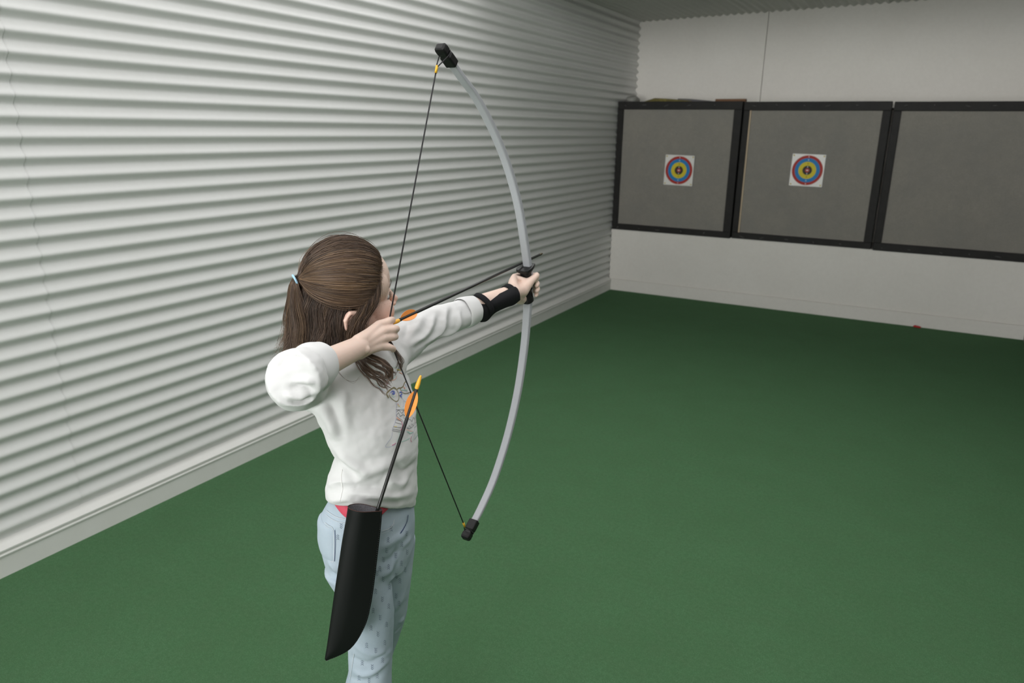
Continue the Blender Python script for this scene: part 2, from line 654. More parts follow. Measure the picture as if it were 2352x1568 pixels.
def limb(pts, w0, w1):
    P = cr([plane(*q) for q in pts], 6)
    n = len(P)
    t = np.linspace(0, 1, n)
    T = np.array([nz(v) for v in np.gradient(P, axis=0)])
    V = []
    for p, tt, tg in zip(P, t, T):
        bk = nz(np.cross(SIDE, tg))            # belly to back of the limb
        a = (w0 + (w1 - w0) * tt) / 2          # across
        b = .0055 + .0035 * (1 - tt)           # thickness
        c = .0022
        for u, v in ((a, b - c), (a - c, b), (-a + c, b), (-a, b - c), (-a, -b + c), (-a + c, -b), (a - c, -b), (a, -b + c)):
            V.append(p + SIDE * u + bk * v)
    F = []
    for i in range(n - 1):
        for k in range(8):
            F.append((i * 8 + k, i * 8 + (k + 1) % 8, (i + 1) * 8 + (k + 1) % 8, (i + 1) * 8 + k))
    F += [tuple(range(8))[::-1], tuple((n - 1) * 8 + k for k in range(8))]
    return V, F, P, T


V, F, PT, TT = limb(top_pts, .023, .0205)
o = MB().add(V, F).build('limb', M['limb'], bow, smooth=False, bevel=.0008)
V, F, PB, TB = limb(bot_pts, .023, .0205)
o = MB().add(V, F).build('limb', M['limb'], bow, smooth=False, bevel=.0008)

FERR = []
for P, T, name in ((PT, TT, 'top'), (PB, TB, 'bottom')):
    e_, t_ = P[-1], T[-1]
    bk = nz(np.cross(SIDE, t_))
    if bk @ AIM < 0:
        bk = -bk
    q = MB()                                   # moulded tip: sleeve, waist groove for the loop, rounded end
    secs = [(-.022, .0145, .0105), (-.004, .0145, .0105), (.007, .0142, .0104), (.010, .0118, .0092), (.0155, .0118, .0092), (.0185, .0138, .0104), (.030, .0138, .0106), (.0355, .0125, .0094), (.038, .008, .006)]
    V = []
    for s_, a, b in secs:
        c = e_ + t_ * s_
        for u, v in ((a, b * .7), (a * .8, b), (-a * .8, b), (-a, b * .7), (-a, -b * .7), (-a * .8, -b), (a * .8, -b), (a, -b * .7)):
            V.append(c + SIDE * u + bk * v)
    n = len(secs)
    F = [(i * 8 + k, i * 8 + (k + 1) % 8, (i + 1) * 8 + (k + 1) % 8, (i + 1) * 8 + k) for i in range(n - 1) for k in range(8)]
    F += [tuple(range(8))[::-1], tuple((n - 1) * 8 + k for k in range(8))]
    o = q.add(V, F).build('limb_tip', M['black'], bow, smooth=False, bevel=.0012)
    FERR.append((e_ + t_ * .013, t_, bk))
# string: loop round each tip, yellow ferrule, straight run to the fingers
q = MB()
STR_A, STR_B = plane(895, 731), plane(896.5, 784)      # the string bends over the top and bottom finger
fr_top = plane(1002.5, 159)
fr_bot = plane(1066, 1205)
run = []
for (g, t_, bk), fr in ((FERR[0], fr_top), (FERR[1], fr_bot)):
    dirn = nz((STR_A if len(run) == 0 else STR_B) - fr)
    # loop
    lp = [fr - dirn * .006 + SIDE * .002, g - bk * .006 + SIDE * .0125, g + bk * .007 + SIDE * .0118, g + bk * .0105, g + bk * .007 - SIDE * .0118, g - bk * .006 - SIDE * .0125, fr - dirn * .006 - SIDE * .002]
    q.loft(cr(lp, 6), .0015, n=8, caps='flat')
    run.append((fr, dirn))
q.loft(np.array([run[0][0], STR_A]), .0017, n=8, caps='flat')
q.loft(np.array([STR_A, STR_B]), .0016, n=8, caps='flat')
q.loft(np.array([STR_B, run[1][0]]), .0016, n=8, caps='flat')
string = q.build('string', M['string'], bow)
for fr, dirn in run:
    q = MB()
    q.loft(np.array([fr - dirn * .0085, fr + dirn * .0085]), .0030, n=14, caps='flat')
    q.build('ferrule', M['brass'], string)['label'] = 'yellow metal ferrule'
# serving marker
# handle: shelf plate on top, grip with two finger windows, rounded foot
HAND = plane(1209, 655)
hx = SIDE
hu = nz(plane(1206, 618) - plane(1214, 695))   # up along the handle
hf = nz(np.cross(hu, hx))
if hf @ AIM < 0:
    hf = -hf
HB = plane(1211, 694)
HT = plane(1207, 617)
q = MB()
secs = []                                      # (height fraction, forward, half across, half along)
V = []
ns = 20
prof = [(0, .0, .014, .014), (.03, .0, .0185, .019), (.12, .0, .0180, .0175), (.28, -.001, .0150, .0150), (.48, -.001, .0135, .0145), (.68, 0, .0140, .0150), (.86, .001, .0150, .0165), (.93, .001, .017, .018)]
for h, fo, a, b in prof:
    c = HB + (HT - HB) * h + hf * fo
    for k in range(ns):
        an = 2 * PI * k / ns
        sx = math.copysign(abs(math.cos(an)) ** .75, math.cos(an))
        sy = math.copysign(abs(math.sin(an)) ** .75, math.sin(an))
        V.append(c + hx * sx * a + hf * sy * b)
n = len(prof)
F = [(i * ns + k, i * ns + (k + 1) % ns, (i + 1) * ns + (k + 1) % ns, (i + 1) * ns + k) for i in range(n - 1) for k in range(ns)]
F += [tuple(range(ns))[::-1], tuple((n - 1) * ns + k for k in range(ns))]
q.add(V, F)
# arrow shelf: rounded plate with a square nose on the far side
pl = [(-.024, -.010), (-.020, -.020), (-.008, -.026), (.008, -.026), (.020, -.020), (.022, -.004), (.0185, .016), (.014, .034), (-.012, .034), (-.022, .014)]
V = []
for lv in (-.0045, .0045):
    V += [HT + hu * lv + hx * a + hf * b for a, b in pl]
m_ = len(pl)
F = [tuple(range(m_)), tuple(range(m_, 2 * m_))[::-1]] + [(k, k + m_, (k + 1) % m_ + m_, (k + 1) % m_) for k in range(m_)]
q.add(V, F)
handle = q.build('handle', M['black'], bow, bevel=.0016)
for h0, h1, a in ((.10, .34, .0062), (.38, .62, .0052)):          # dark windows moulded through the grip, with a raised lip
    q = MB()
    c0 = HB + (HT - HB) * h0 + hx * .0150 + hf * .002
    c1 = HB + (HT - HB) * h1 + hx * .0128 + hf * .002
    q.loft(np.array([c0 + (c1 - c0) * t for t in (.15, .5, .85)]), [a, a * 1.05, a * .8], [.0026] * 3, n=16, up=hx)
    q.build('grip_recess', M['void'], handle)

# ------------------------------------------------------------------ arrows
nock_m, vane_m = M['nock'], M['vane']


def arrow(base, d, L, roll, label, showtip=True):
    """base: bottom of the nock, d: direction to the point"""
    r = empty('arrow', tuple(base), label, 'arrow', 'black arrows with orange vanes')
    d = nz(d)
    away = base - CAM                                  # roll of the shaft as seen in the photo
    s = nz(away - d * (away @ d))
    u = np.cross(s, d)
    MB().loft(np.array([base + d * .016, base + d * (L - .018)]), .0038, n=14, caps='flat').build('shaft', M['shaft'], r)
    MB().loft(np.array([base + d * t for t in (0, .005, .012, .018, .019, .026)]), [.0024, .0034, .0042, .0048, .0048, .0046], n=14).build('nock', nock_m, r)
    q = MB()
    q.loft(np.array([base + d * (L - .020), base + d * (L - .010), base + d * L]), [.0040, .0038, .0014], n=12)
    q.build('point', M['tip'], r)
    for k in range(3):
        an = roll + 2 * PI * k / 3
        w_ = s * math.cos(an) + u * math.sin(an)
        th = np.cross(d, w_) * .0004
        ol = [(.034, .0025), (.038, .0066), (.044, .0100), (.052, .0125), (.061, .0134), (.070, .0130), (.079, .0112), (.087, .0080), (.092, .0050), (.094, .0025)]
        V = []
        for sg in (-1, 1):
            V += [base + d * a + w_ * .001 + th * sg for a, b in ol]
            V += [base + d * a + w_ * (b + .0005) + th * sg for a, b in ol]
        n = len(ol)
        F = []
        for i in range(n - 1):
            F += [(i, i + 1, n + i + 1, n + i), (2 * n + i, 3 * n + i, 3 * n + i + 1, 2 * n + i + 1), (n + i, n + i + 1, 3 * n + i + 1, 3 * n + i)]
        MB().add(V, F).build('vane', vane_m, r, smooth=False)
    return r


# the arrow on the string lies on the shelf, along the far flank of the limb
A0 = plane(898.5, 743.8)
a_dir = nz(plane(1214, 603.5) - SIDE * .0170 - A0)
arrow(A0, a_dir, .760, math.radians(8), 'black arrow with orange vanes drawn back on the bow string')
# ------------------------------------------------------------------ the girl
# head frame: face turned most of the way to the target
HS = 1.09
al = math.radians(33)
Fd = np.array((math.sin(al), math.cos(al), 0))
Rd = np.array((math.cos(al), -math.sin(al), 0))
Zd = np.array((0, 0, 1.))
pi_ = math.radians(7)
F2 = Fd * math.cos(pi_) + Zd * math.sin(pi_)
U2 = Zd * math.cos(pi_) - Fd * math.sin(pi_)
ro_ = math.radians(11)
HU = U2 * math.cos(ro_) + Rd * math.sin(ro_)
HR = Rd * math.cos(ro_) - U2 * math.sin(ro_)
HF = F2
HO = S(800, 655, 1.625)


def H(f, r, u):
    return HO + HS * (HF * f + HR * r + HU * u)


def Hl(P):
    d = (np.asarray(P) - HO) / HS
    return d @ np.stack([HF, HR, HU], 1)


def hell(mb, f, r, u, a, b, c, n=20):
    mb.add(*ell(H(f, r, u), (HF * a * HS, HR * b * HS, HU * c * HS), n))


def hcap(mb, pts, rad, n=14):
    mb.loft(np.array([H(*p) for p in pts]), np.array(rad) * HS, n=n)


skin = MB()
# cranium, face, jaw
hell(skin, -.002, 0, .010, .0885, .072, .077)
hell(skin, .026, 0, -.034, .0545, .060, .066)
hell(skin, .036, 0, -.074, .040, .043, .046)
hell(skin, .046, 0, -.100, .024, .022, .020)               # chin
for sg in (-1, 1):
    hell(skin, .047, .036 * sg, -.056, .033, .0255, .034)  # cheek
    hell(skin, .010, .050 * sg, -.070, .036, .014, .030)   # jaw corner
    hell(skin, .0425, .027 * sg, -.024, .0235, .028, .032)
    hell(skin, .036, .042 * sg, .004, .036, .0215, .038)   # temple
    hcap(skin, [(.0745, .010 * sg, -.005), (.0705, .030 * sg, -.004), (.055, .047 * sg, -.010)], [.008, .0085, .0065])   # brow
    hcap(skin, [(.069, .016 * sg, -.0215), (.0705, .029 * sg, -.0200), (.0600, .044 * sg, -.0250)], [.0050, .0060, .0040])  # upper lid
    hcap(skin, [(.067, .018 * sg, -.0340), (.0675, .029 * sg, -.0360), (.0590, .043 * sg, -.0320)], [.0048, .0052, .0038])   # lower lid
    hell(skin, .0870, .0080 * sg, -.0585, .0085, .0060, .0056, 10)                # nostril wing
hcap(skin, [(.0755, 0, -.010), (.0795, 0, -.027), (.0875, 0, -.043), (.0945, 0, -.0515)], [.0078, .0072, .0078, .0082])   # nose
hell(skin, .083, 0, -.0620, .0095, .0085, .006, 10)
LIPU = [(.063, -.020, -.083), (.0775, -.008, -.0795), (.0785, 0, -.0805), (.0775, .008, -.0795), (.063, .020, -.083)]
LIPL = [(.062, -.018, -.085), (.0765, 0, -.0895), (.062, .018, -.085)]
hcap(skin, LIPU, [.0025, .0046, .0042, .0046, .0025])
hcap(skin, LIPL, [.0025, .0056, .0025])
for sg in (-1, 1):                                          # ears: rim, lobe, bowl
    hcap(skin, [(-.006, .070 * sg, -.040), (-.012, .079 * sg, -.024), (-.026, .0855 * sg, -.019), (-.037, .0865 * sg, -.032), (-.034, .082 * sg, -.052), (-.023, .076 * sg, -.069), (-.013, .069 * sg, -.071)], [.005, .0048, .0048, .0050, .0052, .0060, .004])
    hell(skin, -.023, .0785 * sg, -.044, .0165, .0070, .027, 12)
neckB = np.array((1.962, 1.205, 1.285))
skin.loft(cr([H(-.012, 0, -.060), H(-.014, 0, -.115), neckB, neckB - (0, 0, .07)], 4), [.052] * 5 + [.050] * 4 + [.062] * 3 + [.075], n=24)
# trunk and legs, inside the clothes
CX = 2.008
skin.add(*ring_loft([(.735, 2.0, 1.215, .05, .05), (.775, 2.0, 1.215, .088, .072), (.86, 2.0, 1.215, .105, .077), (.96, 2.015, 1.215, .098, .066), (1.05, 2.026, 1.215, .096, .060), (1.13, 2.006, 1.215, .108, .064), (1.20, 1.985, 1.215, .118, .056), (1.25, 1.975, 1.21, .108, .048), (1.28, 1.97, 1.208, .06, .05)], 40))
SR = np.array((1.955, 1.085, 1.248))        # right shoulder
ER = S(664, 872, 1.325)                     # right elbow
WR = S(824, 797, 1.525)                     # right wrist
SL = np.array((1.985, 1.352, 1.258))
EL = S(1066, 715, 1.945)
WL = S(1181, 671, 2.065)
ES = ER + (WR - ER) * .10 + (SR - ER) * .06              # the arm inside the loose sleeve
skin.loft(cr([SR, (SR + ES) / 2, ES, ES * .6 + WR * .4, WR], 4), np.interp(np.linspace(0, 4, 17), [0, 1, 2, 2.7, 4], [.034, .029, .024, .0295, .0230]), n=24)
skin.loft(cr([SL, (SL + EL) / 2, EL, EL * .55 + WL * .45, WL], 4), np.interp(np.linspace(0, 4, 17), [0, 1, 2, 2.7, 4], [.034, .028, .025, .0290, .0225]), n=24)
KR, KL = S(851, 1500, 1.83), S(873, 1448, 1.985)
HPR, HPL = np.array((2.0, 1.158, .80)), np.array((2.0, 1.272, .80))
AR, AL = np.array((KR[0] - .01, KR[1] - .015, .085)), np.array((KL[0] - .105, KL[1] - .030, .085))
for h_, k_, a_ in ((HPR, KR, AR), (HPL, KL, AL)):
    skin.loft(cr([h_, (h_ + k_) / 2, k_, k_ * .62 + a_ * .38, a_], 4), np.interp(np.linspace(0, 4, 17), [0, 1, 2, 2.8, 4], [.048, .040, .030, .032, .026]), n=20)
    skin.loft(np.array([a_ + (-.02, 0, -.04), a_ + (.05, 0, -.045), a_ + (.12, 0, -.055)]), [.028, .030, .026], [.03, .026, .014], n=16)

# ---- right hand: three fingers hooked on the string, the little one loose
hd = nz(S(884, 768, 1.585) - WR)


def finger(mb, pts, rads):
    mb.loft(cr(pts, 5), np.interp(np.linspace(0, len(pts) - 1, (len(pts) - 1) * 5 + 1), range(len(pts)), rads), n=14)


MC = [S(871, 745, 1.583), S(881, 760, 1.578), S(880, 777, 1.572), S(874, 795, 1.566)]
TH = [.0225, .024, .0235, .020]
for m_, t_ in zip(MC, (-.010, -.004, .003, .010)):
    skin.loft(cr([WR + np.array((0, 0, -t_ * 1.1)) , (WR + m_) / 2 + np.array((0, 0, -t_ * .4)), m_], 4), np.interp(np.linspace(0, 2, 9), [0, 1, 2], [.0165, .0128, .0100]), n=16)
PIP = [S(896, 736, 1.598), S(905, 755.5, 1.600), S(902, 774, 1.598), S(896, 797.5, 1.585)]
DIP = [S(901, 735, 1.622), S(911, 755, 1.622), S(908, 773, 1.620), S(903, 801, 1.598)]
TIP = [S(892, 738, 1.636), S(900, 757, 1.640), S(897, 774, 1.636), S(903, 804, 1.612)]
for i in range(4):
    finger(skin, [MC[i], (MC[i] + PIP[i]) / 2, PIP[i], DIP[i], TIP[i]], [.0098, .0088, .0088 if i < 3 else .0078, .0078 if i < 3 else .007, .0068 if i < 3 else .006])
    k_ = MC[i] + nz(CAM - MC[i]) * .0022
    skin.add(*ell(k_, (np.array((.0085, 0, 0)), np.array((0, .0085, 0)), np.array((0, 0, .0085))), 10))       # knuckle
skin.add(*ell(S(839, 803, 1.519), (np.array((.011, 0, 0)), np.array((0, .011, 0)), np.array((0, 0, .010))), 10))   # wrist bone
finger(skin, [WR + (0, .01, .008), S(845, 772, 1.575), S(866, 765, 1.608), S(884, 762, 1.622)], [.015, .0135, .0095, .0075])   # thumb under the jaw

# ---- left hand: round the handle
q_ = lambda a, b, c: HAND + hx * a + hf * b + hu * c
lm = [q_(-.027, -.016, .030), q_(-.029, -.014, .013), q_(-.028, -.013, -.004), q_(-.024, -.014, -.020)]
for m_, o_z in zip(lm, (.012, .004, -.004, -.012)):
    skin.loft(cr([WL + np.array((-.004, 0, o_z)), (WL + m_) / 2 + np.array((-.004, 0, o_z * .6)), m_], 4), np.interp(np.linspace(0, 2, 9), [0, 1, 2], [.0165, .0135, .0105]), n=16)
for i, zc in enumerate((.021, .004, -.013, -.029)):
    rr = (.0090, .0092, .0088, .0078)[i]
    ex = (.000, .0015, .001, -.004)[i]
    finger(skin, [lm[i], q_(-.027, .012, zc + .002), q_(-.016, .0305, zc), q_(.006, .0335, zc - .003), q_(.0215 + ex, .024, zc - .006), q_(.024 + ex, .015, zc - .008)], [.0100, rr, rr, rr * .95, rr * .9, rr * .78])
skin.loft(cr([WL + (.004, .004, 0), q_(.008, -.046, .004), q_(.015, -.022, .014), q_(.0215, -.002, .021)], 5), np.interp(np.linspace(0, 3, 16), [0, 1, 2, 3], [.019, .0215, .0165, .0115]), n=18)
finger(skin, [q_(.0205, -.006, .020), q_(.0235, .012, .023), q_(.0215, .026, .0225), q_(.0165, .0375, .019)], [.0120, .0100, .0098, .0080])
skin.loft(cr([WL + (0, .004, .004), q_(-.006, -.050, .004), q_(-.008, -.030, .012)], 5), [.019] * 5 + [.0175] * 5 + [.0145], n=16)
skin.loft(cr([WL + (.002, .002, -.010), q_(-.002, -.040, -.026), q_(-.004, -.022, -.034)], 5), [.017] * 4 + [.016] * 4 + [.013] * 3, n=16)   # heel of the hand
skin.loft(cr([q_(-.024, -.018, .028), q_(-.006, -.024, .030), q_(.014, -.014, .020)], 5), [.0085] * 11, n=14)     # web of the thumb

bme = fuse(skin, .0021, 9, .5)
# skin colour, freckles and lips as the skin's own pigment
bV = verts(bme)
lo = Hl(bV)
colr = np.tile(np.array((.80, .61, .515, 1.)), (len(bV), 1))
lipd = np.minimum(seg_dist(lo, np.array(LIPU)), seg_dist(lo, np.array(LIPL)))
k = np.clip((.0068 - lipd) / .003, 0, 1)[:, None]
colr = colr * (1 - k) + np.array((.68, .38, .33, 1)) * k
pink = np.exp(-((lo[:, 0] - .055) ** 2 + (np.abs(lo[:, 1]) - .045) ** 2 + (lo[:, 2] + .052) ** 2) / .0012)[:, None] * .45
pink = np.maximum(pink, (np.exp(-((lo[:, 0] + .025) ** 2 / .0006 + (np.abs(lo[:, 1]) - .080) ** 2 / .0001 + (lo[:, 2] + .042) ** 2 / .0012)))[:, None] * .8)
pink = np.maximum(pink, np.exp(-((lo[:, 0] - .096) ** 2 + lo[:, 1] ** 2 + (lo[:, 2] + .052) ** 2) / .0002)[:, None] * .5)
colr = colr * (1 - pink) + np.array((.78, .40, .31, 1)) * pink
fr = np.ones(len(bV))
fmask = (lo[:, 0] > .02) & (lo[:, 2] < .05) & (lo[:, 2] > -.09) & (np.abs(lo[:, 1]) > .008) & (np.abs(lo[:, 1]) < .062) & (lo[:, 0] < .105) & (lipd > .012)
idx = np.where(fmask)[0]
nf = 300
fc = bV[idx[RNG.choice(len(idx), nf)]]
fr_r = RNG.uniform(.0006, .0012, nf)
sub = bV[idx]
dm = np.zeros(len(idx))
for c_, r_ in zip(fc, fr_r):
    d_ = np.linalg.norm(sub - c_, axis=1)
    dm = np.maximum(dm, np.clip(1.4 - d_ / r_, 0, 1))
kk = np.zeros(len(bV))
kk[idx] = dm * .45
colr = colr * (1 - kk[:, None]) + np.array((.42, .20, .11, 1)) * kk[:, None]
at = bme.color_attributes.new('tone', 'FLOAT_COLOR', 'POINT')
at.data.foreach_set('color', colr.astype(np.float32).ravel())
M['skin'] = mat('fair_skin', (.80, .61, .515), .5, .35, sss=.12, attr='tone', mottle=[(60, .14, (.79, .54, .44))], bump=(650, .12))
person = link('person', bme, M['skin'])
tag(person, 'girl in a white top and pale jeans drawing a bow, hair half tied back', 'person')
for sg in (-1, 1):                                         # eyes
    q = MB()
    hell(q, .0608, .0295 * sg, -.0280, .0135, .0135, .0135, 14)
    eo = q.build('eye', mat('eye_white', (.75, .73, .70), .2, .5) if sg < 0 else bpy.data.materials['eye_white'], person)
    q = MB()
    hell(q, .0696, .0300 * sg, -.0285, .0052, .0062, .0062, 12)
    q.build('iris', bpy.data.materials.get('iris_brown') or mat('iris_brown', (.10, .055, .03), .1, .5), eo)
# ------------------------------------------------------------------ clothes
def crease(me, folds, tree=None, gain=1.):
    """press folds into cloth: (spots, height, width) - spots are sight lines met with the cloth"""
    tree = tree or bvh(me)
    V = verts(me)
    N_ = norms(me)
    D = np.zeros(len(V))
    for pts, amp, wd in folds:
        P = [cast(tree, *p) for p in cr([(x, y, 0) for x, y in pts], 5)[:, :2]]
        P = np.array([p[0] for p in P if p is not None])
        if len(P) < 2:
            continue
        # keep it fading out at both ends
        L = np.concatenate([[0], np.cumsum(np.linalg.norm(np.diff(P, axis=0), axis=1))])
        L /= L[-1]
        best = np.full(len(V), 9.)
        tt = np.zeros(len(V))
        for i, (a, b) in enumerate(zip(P[:-1], P[1:])):
            ab = b - a
            t = np.clip(((V - a) @ ab) / (ab @ ab + 1e-12), 0, 1)
            d = np.linalg.norm(V - (a + t[:, None] * ab), axis=1)
            k = d < best
            best[k] = d[k]
            tt[k] = (L[i] + (L[i + 1] - L[i]) * t)[k]
        D += gain * amp * np.exp(-(best / wd) ** 2) * np.clip(4 * tt * (1 - tt) + .15, 0, 1)
    setv(me, V + N_ * D[:, None])


def ripple(me, fields):
    V = verts(me)
    N_ = norms(me)
    D = np.zeros(len(V))
    for amp, sc_, sd in fields:
        sc_ = np.asarray(sc_, float) * np.ones(3)
        for i, v in enumerate(V):
            D[i] += amp * noise.noise(tuple(v * sc_ + sd))
    setv(me, V + N_ * D[:, None])


def drop_faces(me, test):
    bm = bmesh.new()
    bm.from_mesh(me)
    kill = [f for f in bm.faces if test(np.array(f.calc_center_median()), np.array(f.normal))]
    bmesh.ops.delete(bm, geom=kill, context='FACES')
    bm.to_mesh(me)
    bm.free()


# ---- white top
ZH = .893
sh = MB()
sh.add(*ring_loft([(ZH, 2.015, 1.212, .124, .083), (ZH + .012, 2.015, 1.212, .1275, .087), (.935, 2.015, 1.213, .129, .089), (.985, 2.019, 1.213, .1235, .083), (1.05, 2.031, 1.215, .1160, .077), (1.12, 2.016, 1.220, .131, .0790), (1.185, 1.994, 1.217, .146, .0760), (1.235, 1.984, 1.212, .140, .068), (1.268, 1.98, 1.208, .118, .062), (1.292, 1.97, 1.207, .072, .055), (1.305, 1.966, 1.206, .060, .052)], 56))
CE = S(743, 828, 1.415)
sh.loft(cr([np.array((1.965, 1.13, 1.225)), SR, (SR + ER) / 2 + (0, 0, -.006), S(678, 868, 1.335), S(704, 852, 1.375), CE], 4), np.interp(np.linspace(0, 5, 21), range(6), [.070, .062, .0555, .0540, .0475, .0365]), n=28, caps='flat')
CLF = S(1088, 710, 1.968)
sh.loft(cr([np.array((1.99, 1.29, 1.235)), SL + (0, -.008, -.004), S(985, 746, 1.86), S(1040, 727, 1.92), CLF], 4), np.interp(np.linspace(0, 4, 17), range(5), [.066, .0535, .0440, .0395, .0335]), n=28, caps='flat')
sme = fuse(sh, .0034, 10, .5)
axR = nz(CE - S(704, 852, 1.375))
axL = nz(CLF - S(1040, 727, 1.92))
drop_faces(sme, lambda c, n_: (c[2] < ZH + .012 and n_[2] < -.75) or ((c - CE) @ axR > -.006 and n_ @ axR > .7 and np.linalg.norm(c - CE) < .05) or ((c - CLF) @ axL > -.006 and n_ @ axL > .7 and np.linalg.norm(c - CLF) < .05))
hV = verts(sme)                                             # the raised arm pulls the hem up on her right
th_ = np.arctan2((hV[:, 1] - 1.212) / .128, (hV[:, 0] - 2.015) / .088)
hw = np.clip((1.07 - hV[:, 2]) / (1.07 - ZH), 0, 1)
hV[:, 2] += hw * (.908 + .055 * np.cos(th_ + math.radians(80)) - ZH)
setv(sme, hV)
crease(sme, [
    # flank and belly
    ([(772, 1030), (800, 1058), (842, 1088)], .0060, .011), ([(770, 1050), (795, 1078), (826, 1104)], -.0040, .009),
    ([(812, 1108), (850, 1084), (905, 1066)], .0042, .013), ([(790, 1112), (835, 1122), (880, 1118)], -.0040, .010),
    ([(752, 1112), (785, 1106), (820, 1118)], .0048, .010), ([(775, 1136), (830, 1130), (900, 1142), (945, 1132)], .0050, .011),
    ([(820, 1148), (870, 1152), (925, 1150)], -.0034, .008), ([(880, 1095), (915, 1112), (940, 1092)], .0046, .011),
    ([(905, 1062), (930, 1080), (955, 1060)], -.0035, .010), ([(756, 1150), (790, 1145), (815, 1156)], .0035, .008),
    # under the drawing arm
    ([(735, 930), (758, 965), (776, 1012)], .0062, .012), ([(752, 915), (775, 955), (788, 1005)], -.0050, .012),
    ([(790, 895), (785, 950), (792, 1000)], .0045, .014), ([(830, 905), (860, 925), (895, 930)], .0016, .020),
    # drawing sleeve
    ([(676, 876), (702, 873), (726, 877)], .0042, .006), ([(664, 890), (695, 888), (724, 897)], -.0044, .006),
    ([(650, 905), (680, 912), (712, 905)], .0046, .007), ([(660, 917), (690, 922), (718, 912)], -.0034, .006), ([(640, 845), (652, 828), (668, 818)], -.0032, .008),
    # bow sleeve
    ([(938, 795), (980, 766), (998, 722)], .0046, .008), ([(952, 797), (995, 772), (1012, 718)], -.0040, .007), ([(968, 792), (1012, 765), (1026, 708)], .0048, .008),
    ([(985, 786), (1030, 756), (1040, 702)], -.0042, .007), ([(1008, 776), (1048, 752), (1055, 712)], .0046, .007), ([(940, 770), (962, 745), (972, 720)], .0030, .010), ([(926, 780), (936, 760), (938, 730)], -.0034, .009),
], None, 1.75)
ripple(sme, [(.0036, (9, 9, 14), 3.), (.0024, (24, 24, 34), 8.), (.0009, (60, 60, 80), 2.)])
shirt = link('shirt', sme, M['cloth'], person)
md = shirt.modifiers.new('cloth', 'SOLIDIFY')
md.thickness = .0016
md.offset = -1
s_tree = bvh(sme)


def sleeve_cuff(C, ax, length, r0, r1, sd):
    """folded-back cuff: an outer band, turned in at the open end, with an uneven free edge"""
    u = nz(np.cross(ax, (0, 0, 1)))
    v = np.cross(ax, u)
    prof = [(-length, r1), (-length + .002, r1 + .0030), (-length * .75, r1 + .0036), (-length * .4, (r0 + r1) / 2 + .0040), (-.006, r0 + .0036), (0, r0 + .0022), (.0015, r0), (-.002, r0 - .003), (-.012, r0 - .004)]
    n = 48
    V = []
    for a, r in prof:
        for k in range(n):
            an = 2 * PI * k / n
            w_ = noise.noise((math.cos(an) * 1.6, math.sin(an) * 1.6, a * 40 + sd))
            V.append(C + ax * (a + .0045 * noise.noise((math.cos(an) * 1.3, math.sin(an) * 1.3, sd + 9))) + (u * math.cos(an) + v * math.sin(an)) * (r + .0022 * w_))
    F = [(i * n + k, i * n + (k + 1) % n, (i + 1) * n + (k + 1) % n, (i + 1) * n + k) for i in range(len(prof) - 1) for k in range(n)]
    o = MB().add(V, F).build('cuff', M['cloth'], shirt)
    md = o.modifiers.new('sub', 'SUBSURF')
    md.levels = md.render_levels = 1
    return o


sleeve_cuff(CE + axR * .002, axR, .046, .0365, .0455, 1.)
sleeve_cuff(CLF + axL * .002, axL, .044, .0350, .0392, 5.)

# seams of the top
def seam(name, pts, wd, m, tree, parent, lift=.0012, k=5):
    P, Nn = [], []
    for x, y in cr([(a, b, 0) for a, b in pts], k)[:, :2]:
        h = cast(tree, x, y, lift)
        if h is not None:
            P.append(h[0])
            Nn.append(h[1])
    if len(P) < 2:
        return None
    return ribbon(P, Nn, wd)




def append(me, mb, m):
    """lay extra strips into an existing mesh, with a material of their own"""
    bm = bmesh.new()
    bm.from_mesh(me)
    me.materials.append(m)
    k = len(me.materials) - 1
    vs = [bm.verts.new(v) for v in mb.V]
    for f in mb.F:
        g = bm.faces.new([vs[i] for i in f])
        g.material_index = k
        g.smooth = True
    bm.to_mesh(me)
    bm.free()


mb = MB()
for pts in ([(786, 1078), (784, 1100), (787, 1122), (781, 1150)],):
    r_ = seam('', pts, .0016, None, s_tree, None)
    if r_:
        mb.add(*r_)
append(sme, mb, mat('white_thread', (.86, .85, .83), .9, .1))

# ---- drawing printed on the chest
INK = {}
for nm, c in dict(olive=(.24, .19, .07), blue=(.06, .12, .55), grey=(.10, .10, .12), pink=(.62, .08, .22), peach=(.95, .45, .30), teal=(.30, .62, .52), purple=(.28, .17, .42), yellow=(.90, .72, .16), lilac=(.40, .42, .62)).items():
    INK[nm] = mat('ink_' + nm, tuple(x * .9 + .70 * .10 for x in c), .9, .05)
inks = list(INK)
pr_ = MB()


def ink(colour, wpx, pts, smooth=True):
    # wpx: stroke width in mm
    q = cr([(a, b, 0) for a, b in pts], 6 if smooth else 4)[:, :2] if smooth else np.array(pts, float)
    if not smooth:
        q = np.vstack([np.linspace(q[i], q[i + 1], 5)[:-1] for i in range(len(q) - 1)] + [q[-1:]])
    P, Nn = [], []
    for x, y in q:
        h = cast(s_tree, x, y, .0011)
        if h is not None:
            P.append(h[0])
            Nn.append(h[1])
    if len(P) > 1:
        pr_.add(*ribbon(P, Nn, wpx * .00072), mi=inks.index(colour))


